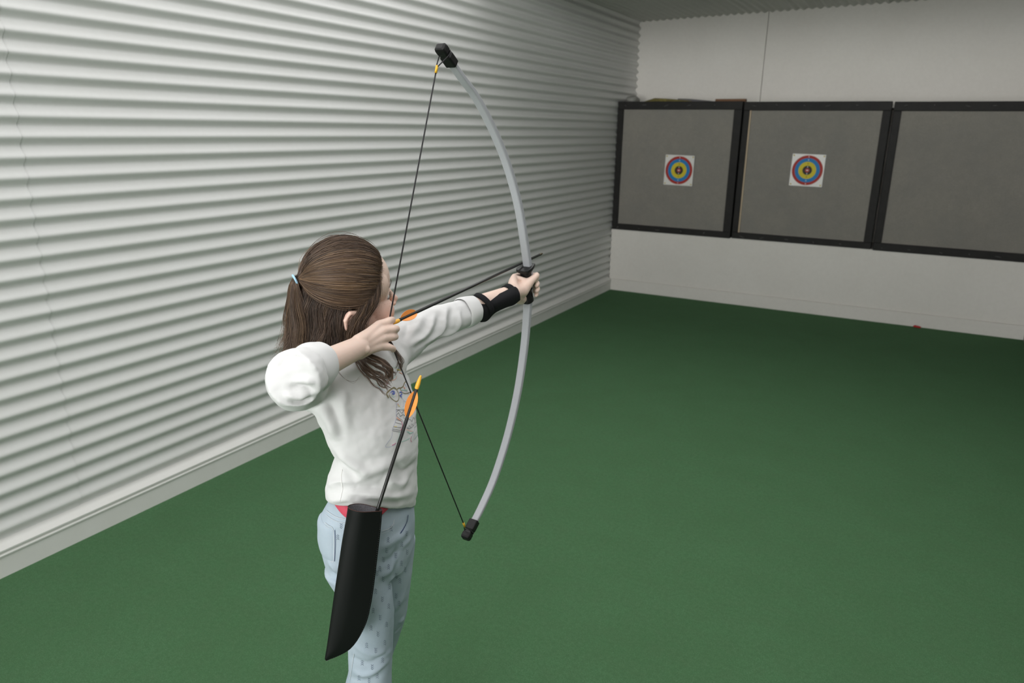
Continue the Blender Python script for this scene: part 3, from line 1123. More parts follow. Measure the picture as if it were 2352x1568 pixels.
Z3 = lambda pts: [(860 + a / 7.843, 840 + b / 7.843) for a, b in pts]      # spots read off the close-up of the chest
ink('olive', 4.2, Z3([(250, 575), (218, 495), (290, 425), (345, 392), (385, 415)]))
ink('olive', 2.2, Z3([(385, 415), (425, 480), (440, 545), (425, 615), (385, 640), (330, 610), (280, 560), (255, 520)]))
ink('olive', 3.2, Z3([(400, 425), (430, 400), (470, 395), (510, 370), (535, 310), (575, 262)]))
ink('olive', 2.0, Z3([(460, 405), (480, 455), (520, 490), (580, 495), (645, 472)]))
for w_, c, pts in ((2.6, 'blue', [(285, 490), (315, 455), (350, 460), (360, 495), (335, 512), (310, 495)]), (2.4, 'blue', [(322, 470), (345, 485), (330, 505)]),
                   (3.2, 'blue', [(445, 480), (480, 475), (490, 515), (455, 530), (490, 565)]), (1.6, 'blue', [(545, 330), (560, 350), (575, 385)]), (2.6, 'peach', [(520, 385), (545, 400), (535, 415)]),
                   (1.6, 'teal', [(470, 430), (530, 440), (585, 440)]), (.9, 'lilac', [(470, 560), (510, 600), (525, 660), (520, 725), (500, 745)]), (.9, 'lilac', [(525, 625), (570, 645), (590, 600)]),
                   (1.4, 'purple', [(600, 605), (640, 560), (665, 495)]), (1.4, 'yellow', [(605, 640), (640, 590), (665, 560)]), (1.0, 'peach', [(385, 490), (400, 540), (390, 560)]), (1.0, 'teal', [(300, 520), (340, 560), (380, 540)]),
                   (1.6, 'pink', [(408, 680), (430, 700)]), (2.0, 'yellow', [(415, 700), (455, 735)]), (1.0, 'teal', [(455, 750), (510, 775), (575, 760), (585, 690)]),
                   (1.3, 'grey', [(385, 790), (440, 792), (520, 795), (590, 785)]), (1.1, 'lilac', [(385, 660), (398, 720), (385, 800), (392, 880), (375, 1000), (330, 1110), (315, 1165)]),
                   (1.2, 'grey', [(395, 900), (440, 945), (500, 985), (525, 1030)]), (1.2, 'grey', [(385, 965), (430, 980), (490, 1000)]), (1.2, 'grey', [(370, 1020), (430, 1035), (490, 1048)]),
                   (1.2, 'grey', [(340, 1095), (410, 1105), (480, 1112)]), (1.2, 'grey', [(318, 1140), (400, 1150), (470, 1162)]), (1.3, 'grey', [(315, 1165), (390, 1180), (470, 1190)]),
                   (2.2, 'pink', [(480, 1000), (500, 1050), (495, 1110), (470, 1160)]), (3.2, 'peach', [(395, 930), (430, 960), (470, 980)]), (1.6, 'yellow', [(350, 1090), (400, 1095)]),
                   (1.0, 'lilac', [(318, 1190), (300, 1290), (240, 1370), (195, 1440), (215, 1462), (290, 1455), (360, 1420), (385, 1390)]), (1.8, 'pink', [(310, 1430), (350, 1412), (380, 1390)]),
                   (1.0, 'teal', [(440, 1190), (440, 1270), (400, 1370)]), (1.2, 'pink', [(460, 1260), (445, 1300)]), (1.4, 'teal', [(480, 1365), (560, 1340), (630, 1300)]),
                   (2.6, 'teal', [(585, 1180), (640, 1215), (690, 1190)]), (1.0, 'peach', [(560, 1140), (620, 1165), (690, 1180)]), (1.2, 'grey', [(575, 1120), (620, 1130), (670, 1105), (700, 1070)]),
                   (1.0, 'lilac', [(720, 1010), (720, 1110), (700, 1200), (660, 1290)]), (1.8, 'pink', [(660, 1270), (650, 1330), (665, 1370)]), (1.0, 'pink', [(735, 985), (725, 1040)]),
                   (1.0, 'grey', [(785, 1030), (750, 1080), (720, 1110)]), (1.0, 'grey', [(790, 960), (760, 1000), (730, 1030)]), (1.0, 'lilac', [(830, 1110), (790, 1190), (760, 1270), (715, 1320)]), (1.0, 'peach', [(800, 980), (810, 1040), (800, 1090)]), (1.0, 'teal', [(770, 1240), (720, 1310)]),
                   (1.4, 'peach', [(235, 265), (300, 262), (370, 240), (400, 175)]), (1.0, 'teal', [(300, 245), (345, 215), (390, 172)]), (1.8, 'pink', [(180, 250), (215, 300), (220, 345)]), (3.0, 'yellow', [(400, 65), (440, 75), (470, 85)]), (1.0, 'teal', [(310, 25), (370, 30), (430, 55)]), (2.2, 'peach', [(440, 115), (480, 135), (500, 150)]),
                   (1.0, 'teal', [(10, 305), (60, 350), (110, 410), (180, 440)]), (1.0, 'lilac', [(60, 360), (90, 400), (130, 430), (220, 470)])):
    ink(c, w_, Z3(pts))
ink('grey', 1.3, Z3([(395, 830), (430, 795), (455, 820), (490, 855), (525, 800), (555, 830), (560, 790)]), False)
ink('grey', 1.3, Z3([(390, 895), (430, 840), (460, 910), (515, 870), (530, 905), (575, 830)]), False)
ink('grey', 1.2, Z3([(520, 930), (575, 985), (590, 960), (640, 965), (670, 1005), (695, 925), (725, 960), (745, 870), (770, 890), (785, 820)]), False)
ink('grey', 1.1, Z3([(580, 1090), (610, 1130), (615, 1070), (650, 1110), (660, 1040), (695, 1080), (685, 1030)]), False)
pm = pr_.build('chest_print', [INK[k] for k in inks], shirt, smooth=False)
pm['label'] = 'coloured line drawing with glasses on the chest'

# ---- jeans
M['denim'] = mat('pale_denim', (.45, .535, .61), .9, .1, bump=(900, .3), mottle=[(26, .35, (.52, .59, .64)), (9, .35, (.34, .43, .53)), (420, .35, (.48, .56, .63))])
je = MB()
je.add(*ring_loft([(.73, 1.995, 1.215, .112, .085), (.765, 1.997, 1.215, .125, .090), (.80, 1.994, 1.215, .129, .096), (.84, 1.992, 1.215, .130, .1015), (.885, 1.994, 1.214, .1275, .099), (.93, 2.006, 1.213, .1165, .080), (.972, 2.012, 1.213, .110, .073)], 48))
for h_, m_, k_, a_ in ((np.array((1.998, 1.152, .78)), S(847, 1385, 1.775), KR, AR), (np.array((1.996, 1.276, .78)), S(885, 1372, 1.91), KL, AL)):
    je.loft(cr([h_, m_, k_, k_ * .55 + a_ * .45, a_ + (0, 0, -.02)], 5), np.interp(np.linspace(0, 4, 21), range(5), [.074, .0600, .0540, .0525, .050]), n=32, caps='flat')
jme = fuse(je, .0042, 8, .5)
crease(jme, [
    ([(872, 1262), (905, 1240), (935, 1218)], .0045, .012), ([(870, 1290), (895, 1285), (925, 1252)], -.0045, .011), ([(868, 1330), (900, 1305), (914, 1268)], .0050, .011),
    ([(912, 1245), (908, 1290), (905, 1340)], -.0060, .010), ([(915, 1262), (930, 1248), (944, 1238)], .0030, .009),
    ([(808, 1478), (850, 1500), (898, 1498)], .0050, .009), ([(803, 1508), (850, 1522), (896, 1490)], -.0050, .009), ([(800, 1538), (845, 1548), (895, 1515)], .0060, .009), ([(798, 1556), (840, 1562), (885, 1545)], -.0040, .008),
    ([(915, 1430), (922, 1424), (928, 1415)], .0050, .008), ([(906, 1452), (914, 1446), (922, 1436)], -.0045, .007), ([(905, 1400), (920, 1380), (934, 1345)], .0030, .010),
    ([(752, 1292), (765, 1300), (775, 1318)], .0055, .010), ([(758, 1314), (768, 1322), (775, 1335)], -.0045, .008), ([(745, 1200), (765, 1208), (792, 1214)], .0016, .006)], None, .95)
ripple(jme, [(.0024, (14, 14, 9), 1.), (.0014, (34, 34, 26), 5.)])
jeans = link('jeans', jme, M['denim'], person)
j_tree = bvh(jme)


def patch(top_c, bot_c, width, taper, name, m, lift, tree, parent, n=14):
    """raised cloth patch hanging from a corner, following the cloth towards the back of the body"""
    (P0, N0), (P1, N1) = top_c, bot_c
    nn = nz(N0 + N1)
    up = nz(P0 - P1)
    tg = nz(np.cross(nn, up))
    if tg[0] > 0:
        tg = -tg
    V = []
    for i in range(n + 1):
        for j in range(n + 1):
            t = j / n
            wj = width * (1 - taper * t)
            drop = .010 * max(0, t - .75) * 4 * (1 - abs(2 * i / n - 1))
            p = P0 * (1 - t) + P1 * t + tg * wj * i / n - up * drop
            inw = nz(nz(np.array((1.998, 1.214, p[2])) - p) * .8 - nn * .2)
            h = tree.ray_cast(Vector(p - inw * .08), Vector(inw))
            e_ = 0 if min(i, j, n - i, n - j) == 0 else 1
            V.append(np.array(h[0] + h[1] * (.0003 + lift * e_)) if h[0] is not None else p)
    F = [(i * (n + 1) + j, (i + 1) * (n + 1) + j, (i + 1) * (n + 1) + j + 1, i * (n + 1) + j + 1) for i in range(n) for j in range(n)]
    return MB().add(V, F).build(name, m, parent)


pocket = patch(cast(j_tree, 764, 1214), cast(j_tree, 764, 1287), .105, .12, 'back_pocket', M['denim'], .0024, j_tree, jeans)
st = MB()
for pts, wd in (([(750, 1172), (760, 1179), (775, 1187), (795, 1192)], .0014), ([(750, 1182), (760, 1190), (775, 1197), (795, 1201)], .0010), ([(747, 1200), (755, 1206), (766, 1215), (768, 1250), (767, 1286), (760, 1289)], .0013), ([(747, 1206), (755, 1212), (764, 1219)], .0009),
                ([(905, 1192), (902, 1203), (893, 1213), (876, 1219)], .0018), ([(906, 1200), (897, 1216), (876, 1224)], .0009), ([(814, 1500), (811, 1520), (808, 1540), (803, 1566)], .0014)):
    r_ = seam('', pts, wd, None, j_tree, None, .0014)
    if r_:
        st.add(*r_)
append(jme, st, M['thread'])
st = MB()
for pts, wd in (([(936, 1182), (934, 1196), (926, 1213), (919, 1224)], .0026), ([(770, 1216), (771, 1250), (769, 1288)], .0012)):
    r_ = seam('', pts, wd, None, j_tree, None, .0018)
    if r_:
        st.add(*r_)
append(jme, st, mat('indigo_seam', (.05, .07, .16), .9, .1))
# printed arrow-feather marks, in columns down the legs
ch = MB()
cols = [[(872, 1304), (866, 1316, 1), (862, 1356), (857, 1400), (852, 1440), (842, 1480), (832, 1520), (825, 1555)], [(881, 1285, 1), (880, 1330, 1), (878, 1376, 1), (873, 1418, 1), (868, 1456, 1), (863, 1494, 1), (855, 1532, 1), (848, 1562, 1)],
        [(892, 1300), (894, 1346), (892, 1390), (887, 1432), (883, 1474), (878, 1514), (866, 1550)], [(909, 1276, 1), (911, 1322, 1), (910, 1368, 1)], [(922, 1248), (921, 1292), (918, 1332), (916, 1384)], [(934, 1225, 1), (935, 1268, 1), (931, 1308, 1)],
        [(898, 1212), (891, 1238), (888, 1264, 1)], [(776, 1232), (784, 1208, 1), (755, 1232)]]
for col in cols:
    for it in col:
        x, y = it[0], it[1]
        up = -1 if len(it) > 2 else 1
        for k in range(3):
            yy = y + k * 4.2 - 4
            for sg in (-1, 1):
                r_ = seam('', [(x + sg * 3.0, yy + up * 2.6), (x + sg * 1.4, yy + up * .9), (x, yy - up * .6)], .0008, None, j_tree, None, .0009, 2)
                if r_:
                    ch.add(*r_)
append(jme, ch, mat('ink_denim', (.13, .16, .22), .9, .05))

# ---- belt, showing under the hem
n = 72
V = []
for dz, e_ in ((-.014, .0030), (-.012, .0048), (.012, .0048), (.014, .0030), (.012, .0012), (-.012, .0012)):
    for k in range(n):
        an = 2 * PI * k / n
        z = .985 - .055 * max(0, math.cos(an + math.radians(45))) ** 3 + dz
        f_ = (z - .885) / .087
        V.append((1.996 + .016 * f_ + (.0965 - .022 * f_ + e_) * math.cos(an), 1.2135 + (.1268 - .0155 * f_ + e_) * math.sin(an), z))
F = [(i * n + k, i * n + (k + 1) % n, ((i + 1) % 6) * n + (k + 1) % n, ((i + 1) % 6) * n + k) for i in range(6) for k in range(n)]
belt = MB().add(V, F).build('belt', M['pink'], person)
belt['label'] = 'pink belt'
# ---- shoes (below the picture's edge)
M['shoe'] = mat('grey_trainer', (.35, .35, .37), .7, .2)
M['sole'] = mat('white_sole', (.75, .74, .72), .6, .2)
for a_ in (AR, AL):
    q = MB()
    q.loft(cr([a_ + (-.035, 0, -.035), a_ + (.02, 0, -.03), a_ + (.08, 0, -.042), a_ + (.135, 0, -.052)], 4), np.interp(np.linspace(0, 3, 13), range(4), [.034, .037, .042, .034]), np.interp(np.linspace(0, 3, 13), range(4), [.040, .045, .030, .020]), n=20)
    so = link('shoe', fuse(q, .005, 3), M['shoe'], person)
    q = MB()
    q.loft(cr([(a_[0] - .05, a_[1], .012), (a_[0] + .02, a_[1], .012), (a_[0] + .08, a_[1], .012), (a_[0] + .145, a_[1], .014)], 4), np.interp(np.linspace(0, 3, 13), range(4), [.034, .037, .044, .034]), .012, n=20)
    q.build('sole', M['sole'], so)

# ---- arm guard on the bow arm
top = cr([(1096, 688, 0), (1114, 685, 0), (1138, 679, 0), (1160, 669, 0), (1180, 659, 0), (1188, 663, 0)], 5)[:, :2]
bot = cr([(1103, 739, 0), (1118, 736, 0), (1136, 718, 0), (1160, 706, 0), (1180, 699, 0), (1194, 688, 0)], 5)[:, :2]
nT = len(top)
nS = 14
V = []
for i in range(nT):
    t = i / (nT - 1)
    dA = 1.972 + (2.060 - 1.972) * t
    r_ = .0375 + (.0300 - .0375) * t
    for j in range(nS + 1):
        s_ = j / nS
        p = top[i] * (1 - s_) + bot[i] * s_
        p = p + np.array((2.2 * math.sin(PI * s_) * (1 if t > .5 else -1) * abs(2 * t - 1) ** 3, 0))
        d = dA - r_ * math.sin(PI * (.12 + .80 * s_)) + .006 * s_
        V.append(S(p[0], p[1], d))
F = [(i * (nS + 1) + j, i * (nS + 1) + j + 1, (i + 1) * (nS + 1) + j + 1, (i + 1) * (nS + 1) + j) for i in range(nT - 1) for j in range(nS)]
guard = MB().add(V, F).build('arm_guard', M['neo'], person)
md = guard.modifiers.new('thick', 'SOLIDIFY')
md.thickness = .0035
md.offset = 0
guard['label'] = 'black neoprene arm guard'
axA = nz(WL - EL)


def strap(c, ax, rad, wd):
    u = nz(np.cross(ax, (0, 0, 1)))
    v = np.cross(u, ax)
    n = 40
    V = []
    for a, e_ in ((-wd / 2, 0), (-wd / 2, .0030), (wd / 2, .0030), (wd / 2, 0)):
        for k in range(n):
            an = 2 * PI * k / n
            V.append(c + ax * a + (u * math.cos(an) + v * math.sin(an)) * (rad + e_))
    F = [(i * n + k, i * n + (k + 1) % n, ((i + 1) % 4) * n + (k + 1) % n, ((i + 1) % 4) * n + k) for i in range(4) for k in range(n)]
    return MB().add(V, F).build('strap', M['neo'], guard)


strap(S(1108, 700, 1.985), nz(axA + (0, 0, .45)), .0325, .016)
strap(S(1170, 676, 2.052), nz(axA + (0, 0, .2)), .0265, .017)

# ------------------------------------------------------------------ quiver on the right hip
nq = nz((.60, -.78, .10))
QO = S(838, 1166, 1.592)


def qp(px, py):
    a = S(px, py, 1.) - CAM
    return CAM + a * (((QO - CAM) @ nq) / (a @ nq))


quiver = empty('quiver', tuple(qp(838, 1166)), 'black leather quiver hanging from the belt at her right hip', 'quiver')
Lq = cr([(799, 1163, 0), (794, 1195, 0), (786, 1240, 0), (777, 1300, 0), (768, 1360, 0), (759, 1425, 0), (752, 1475, 0), (746, 1512, 0)], 5)[:, :2]
Rq = cr([(878, 1171, 0), (875, 1210, 0), (868, 1270, 0), (861, 1330, 0), (852, 1388, 0), (838, 1438, 0), (805, 1489, 0), (750, 1517, 0)], 5)[:, :2]
nr = len(Lq)
nc = 22


def qsurf(sign, inset=0.):
    V = []
    for i in range(nr):
        t = i / (nr - 1)
        bl = (.0180 * (1 - t) ** .8 + .0045)
        A, B = qp(*Lq[i]), qp(*Rq[i])
        wdt = np.linalg.norm(B - A)
        bl = min(bl, wdt * .3)
        for j in range(nc + 1):
            s_ = (1 - math.cos(PI * j / nc)) / 2
            pr = max(0., math.sqrt(max(0, 1 - (1 - min(s_ / .42, 1)) ** 2)) * (1 - .75 * max(0, (s_ - .42) / .58) ** 1.2))
            pr *= 1 if s_ < .985 else .6
            V.append(A * (1 - s_) + B * s_ + nq * sign * (bl * pr - inset))
    F = [(i * (nc + 1) + j, i * (nc + 1) + j + 1, (i + 1) * (nc + 1) + j + 1, (i + 1) * (nc + 1) + j) for i in range(nr - 1) for j in range(nc)]
    return V, F


q = MB()
for sg in (1, -1):
    q.add(*qsurf(sg))
body_q = q.build('body', M['leather'], quiver)
q = MB()
for sg in (1, -1):
    q.add(*qsurf(sg, .0016))
q.build('lining', M['suede'], quiver)
q = MB()
for sg in (1, -1):                                          # raw edge round the mouth
    V, _ = qsurf(sg, .0008)
    q.loft(np.array(V[1:nc]), .0008, n=8)
q.build('raw_edge', M['edge'], quiver)
q = MB()                                                    # stitch line inside the seam edge
V, _ = qsurf(1, -.0007)
V = np.array(V).reshape(nr, nc + 1, 3)
line = [V[i, nc - 3] * .35 + V[i, nc - 2] * .65 for i in range(nr - 1)]
line = cr(line, 5)
for a, b in zip(line[0:-1:2], line[1::2]):
    q.loft(np.array([a, b]), .0005, n=5, caps='flat')
q.build('stitching', M['stitch'], body_q)
q = MB()                                                    # loop up to the belt behind
pb = qp(838, 1190) - nq * .012
q.loft(cr([pb + (0, 0, -.04), pb - nq * .012 + (0, 0, -.012), pb - nq * .014 + (0, 0, .008)], 5), .018, .002, n=10, up=nq)
q.build('belt_loop', M['leather'], quiver)
an_ = S(966, 864, 1.545)
ae_ = qp(868, 1168) - nq * .002
arrow(an_, ae_ - an_, .66, math.radians(-6), 'black arrow with orange vanes standing in the hip quiver')
# ------------------------------------------------------------------ hair: half tied back, the rest loose on the shoulders
SKC = np.array((-.003, 0, .010))
SKR = np.array((.0865, .072, .077))
BAND = np.array((-.098, -.004, .034))                       # head coordinates of the elastic
hair = MB()
TONE = []                                                   # one tone per vertex: a strand's own colour
DARK = np.array((.042, .028, .020))
MID = np.array((.140, .086, .057))
GOLD = np.array((.34, .215, .12))


def W3(P):
    P = np.asarray(P)
    return HO + HS * (P[:, :1] * HF + P[:, 1:2] * HR + P[:, 2:3] * HU)


def strand(P, r0, r1, tone):
    """one hair lock: a thin three-sided tube through world points P"""
    n = len(P)
    T = np.gradient(P, axis=0)
    T /= np.linalg.norm(T, axis=1)[:, None] + 1e-9
    ref = np.array((.31, .52, .79))
    A = np.cross(T, ref)
    A /= np.linalg.norm(A, axis=1)[:, None] + 1e-9
    B = np.cross(T, A)
    rr = (np.linspace(r0, r1, n) * np.clip(np.linspace(.35, 4.5, n), 0, 1))[:, None]
    base = len(hair.V)
    ring = np.stack([P + A * rr, P - A * rr * .5 + B * rr * .866, P - A * rr * .5 - B * rr * .866], 1).reshape(-1, 3)
    hair.V.extend(map(tuple, ring))
    for i in range(n - 1):
        a = base + i * 3
        hair.F += [(a, a + 1, a + 4, a + 3), (a + 1, a + 2, a + 5, a + 4), (a + 2, a, a + 3, a + 5)]
    TONE.extend([tone] * (3 * n))


def tone_of(v, gold=.0):
    """v 0..1 dark to mid, gold adds sun-bleached"""
    c = DARK * (1 - v) + MID * v
    return c * (1 - gold) + GOLD * gold


def onskull(d, lift):
    """point on the scalp along direction d (head coordinates), lifted"""
    d = np.asarray(d)
    n = d / SKR
    k = 1 / np.linalg.norm(n, axis=-1, keepdims=True)
    return SKC + d * k + nz_rows(d) * lift


def nz_rows(d):
    return d / (np.linalg.norm(d, axis=-1, keepdims=True) + 1e-12)


def fnoise(x, y, z=0.):
    return noise.noise((x, y, z))


# under-layer: dark scalp cap and the mass hanging at the nape
V, F = ell(H(*SKC), (HF * (SKR[0] + .0045) * HS, HR * (SKR[1] + .0045) * HS, HU * (SKR[2] + .0045) * HS), 32)
V = np.array(V)
lo_ = Hl(V)
keep = lo_[:, 0] < (.040 + .50 * lo_[:, 2] - .25 * np.clip(np.abs(lo_[:, 1]) - .05, 0, 1))
F = [f for f in F if all(keep[i] for i in f)]
hair.add(V, F)
TONE.extend([tone_of(.15)] * len(V))
V, F = ell(H(-.088, -.004, .027), (HF * .012, HR * .015, HU * .017), 10)
hair.add(V, F)
TONE.extend([tone_of(.15)] * len(V))
P = W3([(-.030, 0, .01), (-.036, 0, -.03), (-.040, 0, -.075), (-.040, 0, -.12), (-.042, 0, -.155)])
V, F = loft(P, np.array([.052, .054, .054, .050, .044]) * HS, np.array([.050, .050, .046, .040, .034]) * HS, 28, up=HF)
hair.add(V, F)
TONE.extend([tone_of(.15)] * len(V))

# 1. swept back to the elastic
dB = nz(BAND - SKC)
NS = 15
tt = np.linspace(0, 1, NS)
for i in range(5600):
    ps = RNG.uniform(-1, 1)
    a = abs(ps)
    root = np.array((.066, 0, .058)) * (1 - a) ** 2 + 2 * a * (1 - a) * np.array((.062, .056, .058)) + a * a * np.array((.030, .071, -.006))
    root[1] *= np.sign(ps)
    root = root - SKC + RNG.normal(0, .0022 + .0035 * a ** 2, 3)
    d0 = nz(root)
    back = RNG.uniform(0, .30) if RNG.random() < .55 else 0.            # some start behind the hairline
    om = math.acos(np.clip(d0 @ dB, -1, 1))
    t = back + (1 - back) * tt
    D = (np.sin((1 - t) * om)[:, None] * d0 + np.sin(t * om)[:, None] * dB) / math.sin(om)
    clump = fnoise(ps * 9, 3.)
    lay = RNG.uniform(0, 1)
    lift = .0045 + .0075 * lay * np.sin(PI * np.clip(t, 0, .97)) ** .6 + .0022 * clump + .0016 * np.array([fnoise(ps * 22, q * 3) for q in t])
    P = onskull(D, lift[:, None])
    sag = np.sin(PI * t)[:, None] * np.array((0, 0, -.010)) * a ** 3
    P = P + sag
    P = P + np.sin(PI * t)[:, None] * (RNG.normal(0, .0018, 3) + np.array((0, 1, 0)) * .006 * fnoise(ps * 5, 13.)) * (1 + 2.2 * (RNG.random() < .08))
    gap = np.linalg.norm(P - BAND, axis=1)
    w_ = np.clip(1 - gap / .03, 0, 1)[:, None] ** 1.4
    P = P * (1 - w_) + (BAND + RNG.normal(0, .0026, 3)) * w_
    g = max(0, fnoise(ps * 14, 7.) * 2.2 - .05) + .15 * RNG.random()
    g *= .35 + 1.3 * np.exp(-((a - .62) / .22) ** 2)
    strand(W3(P), .00044, .00040, tone_of(np.clip(.45 + .55 * fnoise(ps * 30, 1.) + RNG.normal(0, .18), 0, 1), np.clip(g, 0, .8)))

# 2. the tail below the elastic, lying over the loose hair
for i in range(2200):
    s_ = np.clip(RNG.normal(0, .45), -1, 1)
    dep = RNG.uniform(0, 1)
    end = RNG.uniform(-.160, -.100)
    p0 = BAND + RNG.normal(0, .003, 3)
    p1 = BAND + np.array((-.012 + .010 * dep, .012 * s_, -.008))
    p2 = np.array((-.122 + .026 * dep, .034 * s_, -.020))
    p3 = np.array((-.130 + .030 * dep, .050 * s_, -.070))
    p4 = np.array((-.132 + .030 * dep - abs(RNG.normal(0, .013)), .052 * s_ + RNG.normal(0, .004), end))
    P = cr([p0, p1, p2, p3, p4], 4)
    n = len(P)
    wv = np.array([fnoise(s_ * 5, k * .22, 2.) for k in range(n)])[:, None] * np.linspace(0, 1, n)[:, None]
    P = P + wv * np.array((.008, .012, 0)) + np.linspace(0, 1, n)[:, None] ** 2 * RNG.normal(0, .004, 3)
    g = max(0, fnoise(s_ * 8 + dep, 21.) * 1.4 - .02)
    strand(W3(P), .00046, .0002, tone_of(np.clip(.5 + .6 * fnoise(s_ * 18, 5., dep) + RNG.normal(0, .15), 0, 1), np.clip(g, 0, .65)))

# 3. loose hair from the sides and back of the head
for i in range(7000):
    ph = RNG.uniform(math.radians(100), math.radians(260))               # round the head, 180 = straight back
    if ph > math.radians(225) and RNG.random() < .5:
        ph = RNG.uniform(math.radians(100), math.radians(190))
    u0 = -.010 + .036 * abs(abs(math.degrees(ph) - 180) / 90 - 1) - RNG.uniform(0, .045)
    rx, ry = math.cos(ph), math.sin(ph)
    z_ = (u0 - SKC[2]) / SKR[2]
    k_ = math.sqrt(max(.05, 1 - z_ * z_))
    lay = RNG.uniform(0, 1)
    out = .003 + .011 * lay
    back = max(0, -rx)
    p0 = np.array((SKC[0] + SKR[0] * rx * k_ + rx * .002, SKR[1] * ry * k_ + ry * .002, u0))
    p1 = np.array((-.006 + (.086 + out) * rx, (.071 + out) * ry, u0 - .030))
    p2 = np.array((-.012 + (.088 + out) * rx, (.072 + out) * ry, -.078))
    p3 = np.array((-.016 + (.086 + out * 1.1) * rx, (.074 + out) * ry, -.118))
    en = RNG.uniform(-.185, -.135)
    fl = abs(RNG.normal(0, .010)) + .010 * back
    p4 = np.array((-.022 + (.084 + out * 1.2 + fl) * rx, (.076 + out + fl * .4) * ry, en))
    P = cr([p0, p1, p2, p3, p4], 4)
    n = len(P)
    sw = np.linspace(0, 1, n)[:, None]
    wv = np.array([fnoise(ph * 5, k * .20, 4.) for k in range(n)])[:, None] * sw
    wv2 = np.array([fnoise(ph * 15, k * .30, 9.) for k in range(n)])[:, None] * sw
    tang = np.array((-ry, rx, 0))
    P = P + (wv * .032 + wv2 * .016) * tang + wv2 * .010 * np.array((rx, ry, 0)) + sw ** 2 * RNG.normal(0, .006 if RNG.random() < .8 else .014, 3)
    P = P + sw ** 1.6 * np.array((-.030, -.004, 0)) * max(0, ry)          # the near side sweeps towards her back
    v = np.clip(.30 + .6 * fnoise(ph * 16, 8., lay) + RNG.normal(0, .15), 0, 1)
    g = max(0, fnoise(ph * 10, 31., lay * 2) * 1.2 - .22)
    strand(W3(P), .00048, .0002, tone_of(v * .75, np.clip(g * .6, 0, .4)))

# 4. side locks: from the temple, bulging forward, then back over the front of the ear
LA = np.array([(.046, .0590, .034), (.044, .0660, .008), (.030, .0715, -.020), (-.001, .0825, -.043), (-.006, .0835, -.072), (-.010, .0740, -.130)])
LB = np.array([(.010, .0710, -.002), (.002, .0780, -.016), (-.010, .0830, -.030), (-.023, .0890, -.048), (-.026, .0890, -.074), (-.028, .0800, -.140)])
for side in (1, -1):
    for i in range(1150):
        q_ = RNG.uniform(0, 1) if RNG.random() < .9 else RNG.uniform(1, 1.45)
        lay = RNG.uniform(0, 1)
        P = cr(LA * (1 - q_) + LB * q_ + np.array([[0, .0045 * lay * k, 0] for k in (.2, .8, 1, 1, 1, 1)]), 4)
        n = len(P)
        sw = np.linspace(0, 1, n)[:, None]
        wv = np.array([fnoise(q_ * 7 + side, k * .25, 14.) for k in range(n)])[:, None] * sw
        P = P + wv * np.array((.012, .004, .006)) + RNG.normal(0, .0014, 3) + sw ** 1.5 * RNG.normal(0, .005 if RNG.random() < .8 else .010, 3)
        P[:, 1] *= side
        v = np.clip(.42 + .6 * fnoise(q_ * 16, 18., side) + RNG.normal(0, .16), 0, 1)
        g = max(0, fnoise(q_ * 9, 41., side) * 1.3 - .05)
        strand(W3(P), .0005, .0002, tone_of(v, np.clip(g, 0, .6)))
    for i in range(60):                                     # wisps along the temple
        q_ = RNG.uniform(-.10, .15)
        P = cr(LA * (1 - q_) + LB * q_, 4)[: int(RNG.uniform(6, 15))]
        P = P + np.linspace(0, 1, len(P))[:, None] * RNG.normal(0, .004, 3) + np.array((0, .0015, 0))
        P[:, 1] *= side
        strand(W3(P), .0003, .0001, tone_of(.8, .25))

# 5. ends falling forward over the chest, curling
def fall(guide_a, guide_b, d_a, d_b, count, r0, spread, curl, gold=.2, locks=11):
    """separate locks between two guide lines: spots with depths"""
    A = cr([(x, y, d) for (x, y), d in zip(guide_a, d_a)], 5)
    B = cr([(x, y, d) for (x, y), d in zip(guide_b, d_b)], 5)
    n = len(A)
    for l_ in range(locks):
        q_ = (l_ + RNG.uniform(.1, .9)) / locks
        cut0 = n - int(RNG.uniform(0, 6))
        off = RNG.normal(0, spread, 3)
        bend = RNG.normal(0, 1, 3)
        tn = RNG.uniform(.25, .8)
        for i in range(max(3, count // locks)):
            qq = np.clip(q_ + RNG.normal(0, .016), 0, 1)
            cut = max(6, cut0 - int(RNG.uniform(0, 3)))
            P = np.array([S(*g) for g in (A * (1 - qq) + B * qq)[:cut]])
            sw = np.linspace(0, 1, cut)[:, None]
            wv = np.array([fnoise(l_ * 3.1, k * .13, 50.) for k in range(cut)])[:, None]
            wv2 = np.array([fnoise(l_ * 7.7, k * .20, 80.) for k in range(cut)])[:, None]
            P = P + sw * off + sw * wv * curl * np.array((.8, .6, .4)) + sw * wv2 * curl * .6 * np.array((-.3, .2, .9)) + RNG.normal(0, .0006, 3) + sw * RNG.normal(0, .0011, 3)
            strand(P, r0, r0 * .4, tone_of(np.clip(tn + RNG.normal(0, .12), 0, 1), np.clip(gold * RNG.random(), 0, 1)))


